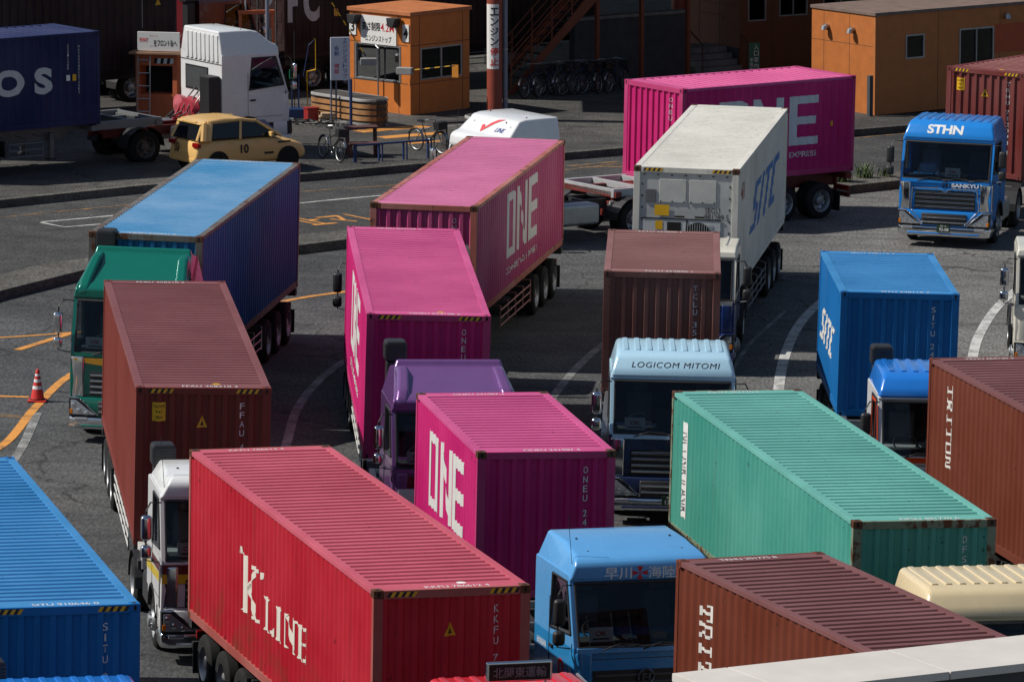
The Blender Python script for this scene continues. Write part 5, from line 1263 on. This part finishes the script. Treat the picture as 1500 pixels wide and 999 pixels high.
tr('reefer', 'dark trailer with grey side guards under the white refrigerated container', F40, BLK, .4, gm=plain('guard_grey', (.16, .165, .17), .5))
tr('one1', 'trailer with three axles and reddish side guards under the pale pink container', F40, BLK, .3, gm=plain('guard_pink', (.36, .14, .13), .5))
tr('onefar', 'trailer with silver gooseneck under the sideways magenta container', F20, DRED, 2.2, 2, gm=SILV)
tr('blue', 'trailer under the old blue container behind the green tractor', F40, BLK, .05)
tr('tri1', 'trailer under the dark red-brown container at the right edge', F40, BLK, .6)
tr('tri2', 'trailer under the dark red-brown container at the bottom right', F40, BLK, .6)
tr('situ', 'trailer under the bright blue container in the bottom left corner', F40, BLK, .9)
tr('stcon', 'trailer under the brick red container behind the bright blue tractor', F40, BLK, .3)
trailer('trailer with grey gooseneck and tube guards under the navy container', OSP, F20, DGR, 1.2, 2.1, 2, gm=plain('guard_grey', (.16, .165, .17), .5), ground=GZ, lean=LEAN)
trailer('trailer in deep shade under the dark brown container at the upper left', (-15.9, 168.9, 126), F40, BLK, 1.08, .5, 3, ground=GZ, lean=LEAN, group='trailers in the dark behind the gate')
trailer('trailer in deep shade under the dark container behind the booth', (-3.05, 181.7, 126), F40, BLK, 1.08, .5, 3, ground=GZ, lean=LEAN, group='trailers in the dark behind the gate')
trailer('trailer under the bright red container far behind the white tractor', (-14.66, 177.4, 126), F40, BLK, 1.03, .5, 3, ground=GZ, lean=LEAN, group='trailers in the dark behind the gate')
# side skirt with white rails on the sideways truck
root = [o for o in COL.objects if o.get('label', '').startswith('trailer with silver gooseneck')][0]
b = MB()
for z in (.45, .82): b.box(1.05, 1.09, -5.3, -3.15, z, z + .13, WHG, .01)
for y in (-5.2, -4.2, -3.25): b.box(1.0, 1.05, y, y + .06, .4, 1.05, DRED)
b.build('side_rail', root)
for k in range(7): b = MB(); b.box(.55, .98, -5.2 + .29 * k, -4.96 + .29 * k, .5, .92, [DRED, CONCD, BLACKP, AMBER, BLUEP, REDL, CONCD][k], .03); b.build('stowage_box', root)

# ------------------------------------------------------------ tractors
def cp(n, c, rough=.28, coat=.5, metal=0): return plain('cab_' + n, c, rough, metal, .5, coat, .04)
C_WHITE = cp('white', (.70, .71, .72)); C_RED = cp('red', (.55, .01, .015)); C_PUR = cp('purple', (.21, .09, .28), .24, .8, .35); C_SKY = cp('sky_blue', (.10, .34, .68)); C_CREAM = cp('cream', (.66, .54, .33)); C_PALE = cp('pale_blue', (.40, .62, .76)); C_NAVY = cp('navy', (.012, .022, .07)); C_BL = cp('blue', (.012, .17, .60)); C_GRN = cp('green', (.0, .15, .105), .2, .8, .2); C_STH = cp('azure', (.012, .22, .66)); C_OFF = cp('offwhite', (.68, .65, .56)); C_NAVB = cp('royal_navy', (.01, .03, .13)); C_ORG = cp('orange_red', (.72, .07, .01)); C_YEL = cp('yellow', (.75, .55, .02)); C_DK = cp('black', (.02, .02, .024)); C_BROWN = cp('maroon', (.12, .015, .02)); C_MID = cp('mid_blue', (.02, .22, .50))
TXB = INK
tractor('white high roof tractor with a yellow and red stripe, left of the long red container', (-4.72, 96.5), 10, C_WHITE, C_WHITE, CHROME, 'smooth', None, 3.18, True, stripe=[(C_YEL, 1.42, 1.58, -.12), (C_BROWN, 1.585, 1.75, -.06)], arch=DARKF)
def red_x(root, v):
    s = MB(); s.box(-.5, .5, 1.30, 1.38, 3.40, 3.70, CHROME, .03); s.box(-.46, .46, 1.285, 1.30, 3.43, 3.67, HOLE, .01)
    lay(s, textshape('北関東運輸', 0, .01), plain('sign_grey', (.12, .12, .14), .5), (0, 1.285, 3.55), (1, 0, 0), (0, 0, 1), .8, .16, .004)
    s.tube([(-.4, 1.34, 3.25), (-.4, 1.34, 3.42)], .02, STEEL); s.tube([(.4, 1.34, 3.25), (.4, 1.34, 3.42)], .02, STEEL); s.build('roof_sign', root)
    r = MB(); r.tube([(.1, 1.0, 3.38), (.95, 1.0, 3.38), (1.0, 1.7, 3.38)], .025, STEEL); r.tube([(.1, 1.15, 3.36), (.95, 1.15, 3.36)], .02, STEEL); r.build('roof_rail', root)
tractor('bright red tractor with a framed roof sign, at the bottom edge', (.6, 79.3), 17, C_RED, C_RED, CHROME, 'ribbed', None, 3.3, False, extras=red_x)
def pur_x(root, v):
    s = MB(); s.box(-1.0, 1.0, -.02, .0, 1.45, 1.66, C_BROWN, .01); s.box(-1.1, -.55, -.03, -.01, 1.0, 1.42, C_WHITE, .08); s.box(.55, 1.1, -.03, -.01, 1.0, 1.42, C_WHITE, .08); s.build('front_trim', root)
tractor('metallic purple tractor with a swept roof deflector', (-.98, 105.6), 7.5, C_PUR, C_PUR, C_WHITE, 'spoiler', None, 3.6, True, extras=pur_x, plate='16-04', art=None)
CRS = lambda: ([(0, 0), (-.2, .5), (.2, .5), (-.2, -.5), (.2, -.5), (-.5, -.2), (-.5, .2), (.5, -.2), (.5, .2)], [(0, 2, 1), (0, 3, 4), (0, 6, 5), (0, 7, 8)])
def haya_x(root, v):
    s = MB(); lay(s, ringshape(.5), REDINK, (-1.22, .7, 1.35), (0, -1, 0), (0, 0, 1), .3, .3, .006); lay(s, textshape('HAYAKAWA'), WHITEP, (-1.22, 1.75, 1.55), (0, -1, 0), (0, 0, 1), .5, .12, .006); s.build('door_emblem', root)
tractor('sky blue tractor with white Japanese lettering and a red mark on its smooth roof', (2.28, 90.5), 17, C_SKY, C_MID, C_MID, 'smooth', None, 3.32, False, art=[(textshape('早川', 0, .012), WHITEP, -.40, .42, .46, .19), (CRS(), REDINK, -.03, .42, .26, .21), (textshape('海陸', 0, .006), WHITEP, .34, .42, .46, .19)], card=-.72, grille='dark', mirror=BLACKP, extras=haya_x, emb=(.5, .13))
tractor('cream tractor of which only the ribbed roof shows, in front of the teal container', (7.82, 87.9), 13, C_CREAM, C_CREAM, C_WHITE, 'ribbed', None, 3.33, False)
tractor('pale blue over navy tractor with dark roof lettering, in front of the worn brown container', (3.15, 109.7), 0, C_PALE, C_NAVY, CHROME, 'ribbed', None, 3.33, False, art=[(textshape('LOGICOM MITOMI', .2, .0, 1.12), INK, .05, .42, 1.72, .12)], card=-.72, plate='12-50')
def bo_x(root, v):
    s = MB()
    for sx in (-1, 1):
        s.prism([(.10, 1.65), (.02, 1.72), (.30, 2.72), (.36, 2.72)], sx * 1.222, sx * 1.236, C_ORG, 'X'); s.prism([(1.28, 1.9), (1.36, 1.9), (1.3, 2.75), (.5, 2.78), (.5, 2.72), (1.2, 2.7)], sx * 1.222, sx * 1.234, C_ORG, 'X')
    s.box(-1.15, 1.15, -.012, .0, 1.66, 1.76, C_ORG, .008); s.build('orange_trim', root)
tractor('blue roofed tractor with white body and orange-red window trim', (8.28, 108.1), 3, C_WHITE, C_WHITE, C_WHITE, 'ribbed', C_BL, 3.3, True, extras=bo_x, mirror=BLACKP, card=-.1)
tractor('cream roofed tractor with royal navy body, squeezed beside the brown container', (3.78, 127.5), -5, C_OFF, C_NAVB, C_NAVB, 'low', None, 3.2, False, ws=(1.68, 2.58), mirror=BLACKP)
tractor('low black tractor hidden in the gap ahead of the pale pink container', (-2.38, 124.1), -5, C_DK, C_DK, C_DK, 'low', None, 3.0, False, mirror=BLACKP)
SWOOSH = polyshape([[(-.5, -.05), (-.36, .0), (-.30, -.2), (-.38, -.5)], [(-.30, -.2), (-.12, .16), (.06, .14), (-.38, -.5)], [(-.12, .16), (.14, .42), (.28, .36), (.06, .14)], [(.14, .42), (.5, .5), (.28, .36)]])
def sw_x(root, v):
    fo = v['fo']; V = Vector((0, .37, .39)).normalized(); s = MB(); O = Vector((.1, .58, 2.85)) + V * .27
    lay(s, SWOOSH, plain('swoosh_red', 'd03038', .5), O, (1, 0, 0), V, .8, .5, .012); lay(s, textshape('LINE', .3, .01), BLUEINK, O + Vector((.45, 0, 0)) - V * .1, (1, 0, 0), V, .4, .14, .012); s.build('lettering', fo)
tractor('white tractor with a red swoosh on its roof, seen side-on beyond the pale pink container', (-1.32, 146.9), -54, C_WHITE, C_WHITE, C_WHITE, 'smooth', None, 3.30, False, ws=(1.5, 2.42), extras=sw_x)
def gr_x(root, v):
    s = MB(); s.prism([(-1.15, 1.78), (1.15, 1.78), (1.05, 1.64), (.2, 1.60), (-.2, 1.60), (-1.05, 1.70)], -.016, .0, plain('gold_trim', (.55, .28, .02), .4), 'Y'); s.build('gold_trim', root)
    s = MB(); s.prism([(.4, 3.0), (1.1, 3.1), (1.6, 3.75), (1.3, 3.8), (.7, 3.3)], 1.16, 1.172, plain('maroon_flash', (.30, .02, .08), .3), 'X'); s.build('side_flash', root)
tractor('metallic green tractor with chrome bumper and a tall roof deflector', (-7.95, 117.1), -7, C_GRN, C_GRN, CHROME, 'spoiler', None, 3.9, True, ws=(1.9, 2.95), extras=gr_x)
tractor('blue ribbed tractor roof peeping over the bottom left edge', (-5.95, 79.0), 14, C_BL, C_BL, CHROME, 'ribbed', None, 3.18, True, ws=(1.7, 2.64))
def sth_x(root, v):
    s = MB(); s.tube([(-.85, -.03, 1.55), (-.2, -.035, 1.56), (0, -.035, 1.47), (.2, -.035, 1.56), (.85, -.03, 1.55)], .018, CHROME); 
    for sx in (-1, 1): s.tube([(sx * .85, -.03, 1.55), (sx * .9, -.03, 1.0), (sx * .55, -.12, .62)], .022, CHROME)
    s.build('grille_trim', root); s = MB(); lay(s, textshape('SANKYU', 0, .04), WHITEP, (.52, .0, 1.65), (1, 0, 0), (0, 0, 1), .72, .10, .012); s.build('lettering', root)
    s = MB(); s.box(-.75, -.3, .2, .5, 1.9, 2.15, plain('blue_cloth', (.25, .42, .7), .9), .08); s.build('towel', root)
tractor('bright blue tractor with white roof letters, chrome grille and green number plate', (11.2, 148.2), -14, C_STH, C_STH, CHROME, 'ribbed', None, 3.25, False, ws=(1.78, 2.72), art=[(textshape('STHN', .05, .035, .95), WHITEP, -.12, .5, .95, .27)], card=.15, plate='92-08', extras=sth_x, mirror=BLACKP, defl=CHROME)
tractor('white tractor cut by the right edge, chrome mirror sticking out', (12.5, 127.2), -3, C_OFF, C_OFF, C_OFF, 'low', None, 3.0, False, mirror=CHROME)
def wt_x(root, v):
    s = MB()
    for k in range(8): s.box(-1.02 + .25 * k, -.86 + .25 * k, 2.195, 2.235, 2.72, 3.48, C_WHITE, .014)
    s.box(-1.2, 1.2, 2.195, 2.212, 2.655, 2.67, BLACKP)
    for k in range(7): s.box(-.7 + .14 * k, -.65 + .14 * k, 2.195, 2.215, 1.25, 1.5, C_WHITE, .01)
    s.build('rear_rib', root); s = MB(); s.box(-.42, .92, 2.198, 2.212, 1.82, 2.52, BLACKP, .006); s.box(-.37, .87, 2.211, 2.216, 1.87, 2.47, plain('rear_glass', (.07, .075, .08), .08), .002); s.build('rear_window', root)
    s = MB(); s.box(-1.2, -.62, 2.22, 2.62, .95, 2.35, BLACKP, .06); s.build('air_cleaner', root)
    s = MB(); rng = random.Random(3)
    for k in range(14):
        x = rng.uniform(-.5, .9); s.tube([(x, 2.3, rng.uniform(1.2, 1.6)), (x + rng.uniform(-.3, .3), 2.5, rng.uniform(.9, 1.4)), (x + rng.uniform(-.3, .3), 2.8, 1.0)], .045, [REDL, plain('hose_red', (.35, .03, .05), .5), DARKF][k % 3], 6)
    s.lathe([(2.3, .001), (2.3, .42), (2.42, .47), (2.6, .42), (2.62, .001)], plain('hose_red', (.35, .03, .05), .5), 'Y', 20, (.15, 0, 1.2)); s.lathe([(2.3, .001), (2.3, .25), (2.5, .3), (2.6, .001)], plain('hose_pink', (.45, .10, .12), .5), 'Y', 16, (.85, 0, 1.35)); s.build('coiled_hose', root)
    s = MB(); s.prism([(.85, 1.04), (.40, .60), (.52, .56), (.95, .93), (2.15, .93), (2.15, 1.04)], -1.26, -1.235, plain('fender_blue', (.25, .29, .48), .2, .6), 'X', .01); s.build('fender_strip', root)
tractor('white high roof tractor seen from behind, red hoses at its back, upper left', (-7.1, 163.4), 122, C_WHITE, C_WHITE, C_WHITE, 'smooth', None, 3.6, False, extras=wt_x, wheels='dark', ground=GZ, lean=LEAN, frame=DRED)
tractor('dark red tractor in shade behind the white tractor', (-8.7, 177.5), 126, C_BROWN, C_BROWN, C_DK, 'low', None, 3.1, True, ground=GZ, lean=LEAN, group='tractors parked in the dark behind the gate')

# ------------------------------------------------------------ the yellow hatchback
def car():
    root = empty('hatchback_car', 'small faded yellow hatchback numbered ten, parked beside the white tractor', 'car', (-7.75, 158.9, GZ), 123, None, LEAN)
    CY = plain('car_yellow', (.70, .43, .15), .36, 0, .5, .3, .05); hw = .82; L = 3.6
    st = [  # y, half width factor, z bottom, z belt/top, crown
        (-1.80, .70, .34, .52), (-1.78, .80, .28, .62), (-1.66, .90, .24, .72), (-1.35, .96, .22, .82), (-.95, .99, .22, .90), (-.55, 1.0, .22, .97), (0, 1.0, .22, .96), (.6, 1.0, .22, .97), (1.2, .99, .22, .98), (1.55, .97, .26, .98), (1.72, .94, .32, .93), (1.80, .88, .36, .62), (1.8, .84, .40, .5)]
    b = MB(); rings = []
    for y, w, z0, z1 in st:
        W_ = hw * w; rings.append([b.bm.verts.new(p) for p in ((-W_ * .9, y, z0), (-W_, y, z0 + .12), (-W_ - .012, y, (z0 + z1) / 2), (-W_ + .02, y, z1 - .07), (-W_ + .12, y, z1), (0, y, z1 + .025), (W_ - .12, y, z1), (W_ - .02, y, z1 - .07), (W_ + .012, y, (z0 + z1) / 2), (W_, y, z0 + .12), (W_ * .9, y, z0))])
    fs = []
    for a, c in zip(rings, rings[1:]):
        n = len(a); fs += [b.bm.faces.new([a[i], a[(i + 1) % n], c[(i + 1) % n], c[i]]) for i in range(n)]
    fs += [b.bm.faces.new(rings[0][::-1]), b.bm.faces.new(rings[-1])]; b._fin(fs, CY); body = b.build('body', root, 180, False); sb = body.modifiers.new('smooth', 'SUBSURF'); sb.levels = 2; sb.render_levels = 2
    prof = [(-.92, .95), (-.15, 1.43), (.2, 1.50), (1.25, 1.49), (1.52, 1.42), (1.73, .97)]
    tp = lambda p: 1 - .15 * max(0, p[1] - .95) / .5
    b = MB(); b.prism(prof, -hw + .06, hw - .06, plain('car_glass', (.008, .010, .013), .06, 0, .45), 'X', .05, tp, 3); b.build('window', root, 50)
    b = MB(); b.prism([(-.17, 1.425), (.0, 1.475), (.25, 1.525), (.8, 1.545), (1.3, 1.515), (1.60, 1.43), (1.58, 1.39), (1.2, 1.42), (.25, 1.44), (-.1, 1.40)], -hw + .15, hw - .15, CY, 'X', .035, None, 3); b.build('roof', root, 60)
    for sx in (-1, 1):
        X = lambda z: sx * ((hw - .06) * tp((0, z)) + .004)
        for (y0, z0), (y1, z1), w in (((-.94, .95), (-.15, 1.44), .045), ((.38, .95), (.30, 1.48), .045), ((1.42, .95), (1.30, 1.47), .12), ((1.55, .95), (1.45, 1.43), .12), ((-.16, 1.42), (.4, 1.485), .05), ((.4, 1.485), (1.45, 1.45), .06)):
            b = MB(); p0, p1 = Vector((X(z0), y0, z0)), Vector((X(z1), y1, z1)); b.tube([p0, (p0 + p1) / 2, p1], w * .9, CY, 8); b.build('pillar', root)
        b = MB(); b.tube([(sx * (hw - .12), 1.72, .97), (sx * (hw - .21), 1.5, 1.40)], .05, CY, 8); b.build('pillar', root)
        b = MB(); b.box(sx * (hw - .16) - .2, sx * (hw - .16) + .13, 1.68, 1.80, .79, .92, REDL, .03); b.build('tail_light', root)
        b = MB(); b.box(sx * (hw + .09) - .09, sx * (hw + .09) + .09, -.58, -.48, .98, 1.12, CY, .03); b.build('mirror', root)
        for y in (-1.12, 1.12):
            b = MB(); b.lathe([(-.09, .17), (-.1, .27), (-.07, .30), (.07, .30), (.1, .27), (.09, .17)], RUBBER, 'X', 24); w = b.build('tyre', root); w.location = (sx * (hw - .09), y, .30)
            b = MB(); b.lathe([(sx * .09, .18), (sx * .06, .14), (sx * .07, .001)], RIM, 'X', 16); b.build('rim', w)
            b = MB(); lay(b, disc(24), HOLE, (sx * (hw + .0135), y, .32), (0, sx, 0), (0, 0, 1), .70, .70, .002); b.build('wheel_arch', root)
        b = MB(); 
        for y in (-.28, .62): b.box(min(sx * (hw + .01), sx * (hw + .03)), max(sx * (hw + .01), sx * (hw + .03)), y, y + .15, .86, .89, CY, .006)
        b.build('door_handle', root)
    b = MB(); lay(b, textshape('10', 0, .03), INK, (-hw - .014, .28, .68), (0, -1, 0), (0, 0, 1), .26, .25, .004); lay(b, textshape('10', 0, .03), INK, (.28, 1.80, .74), (-1, 0, 0), (0, 0, 1), .24, .28, .02); b.build('number', root)
    b = MB(); b.box(-.28, .28, 1.79, 1.81, .50, .66, CY, .01); b.box(-.7, .7, 1.79, 1.83, .36, .48, CY, .03); b.build('rear_bumper', root)
    b = MB(); b.box(-.4, .4, 1.5, 1.6, 1.42, 1.47, CY, .02); b.tube([(0, 1.71, 1.02), (.3, 1.64, 1.12)], .012, BLACKP, 5); b.build('rear_wiper', root)
    b = MB(); b.box(-hw + .05, hw - .05, -1.3, -1.25, .3, .31, BLACKP); lay(b, SQ, INK, (-hw - .012, -1.0, .80), (0, -1, 0), (0, 0, 1), .4, .05, .006); lay(b, SQ, INK, (-hw - .012, -.5, .52), (0, -1, 0), (0, 0, 1), .3, .06, .006); b.build('scuff_mark', root)
car()
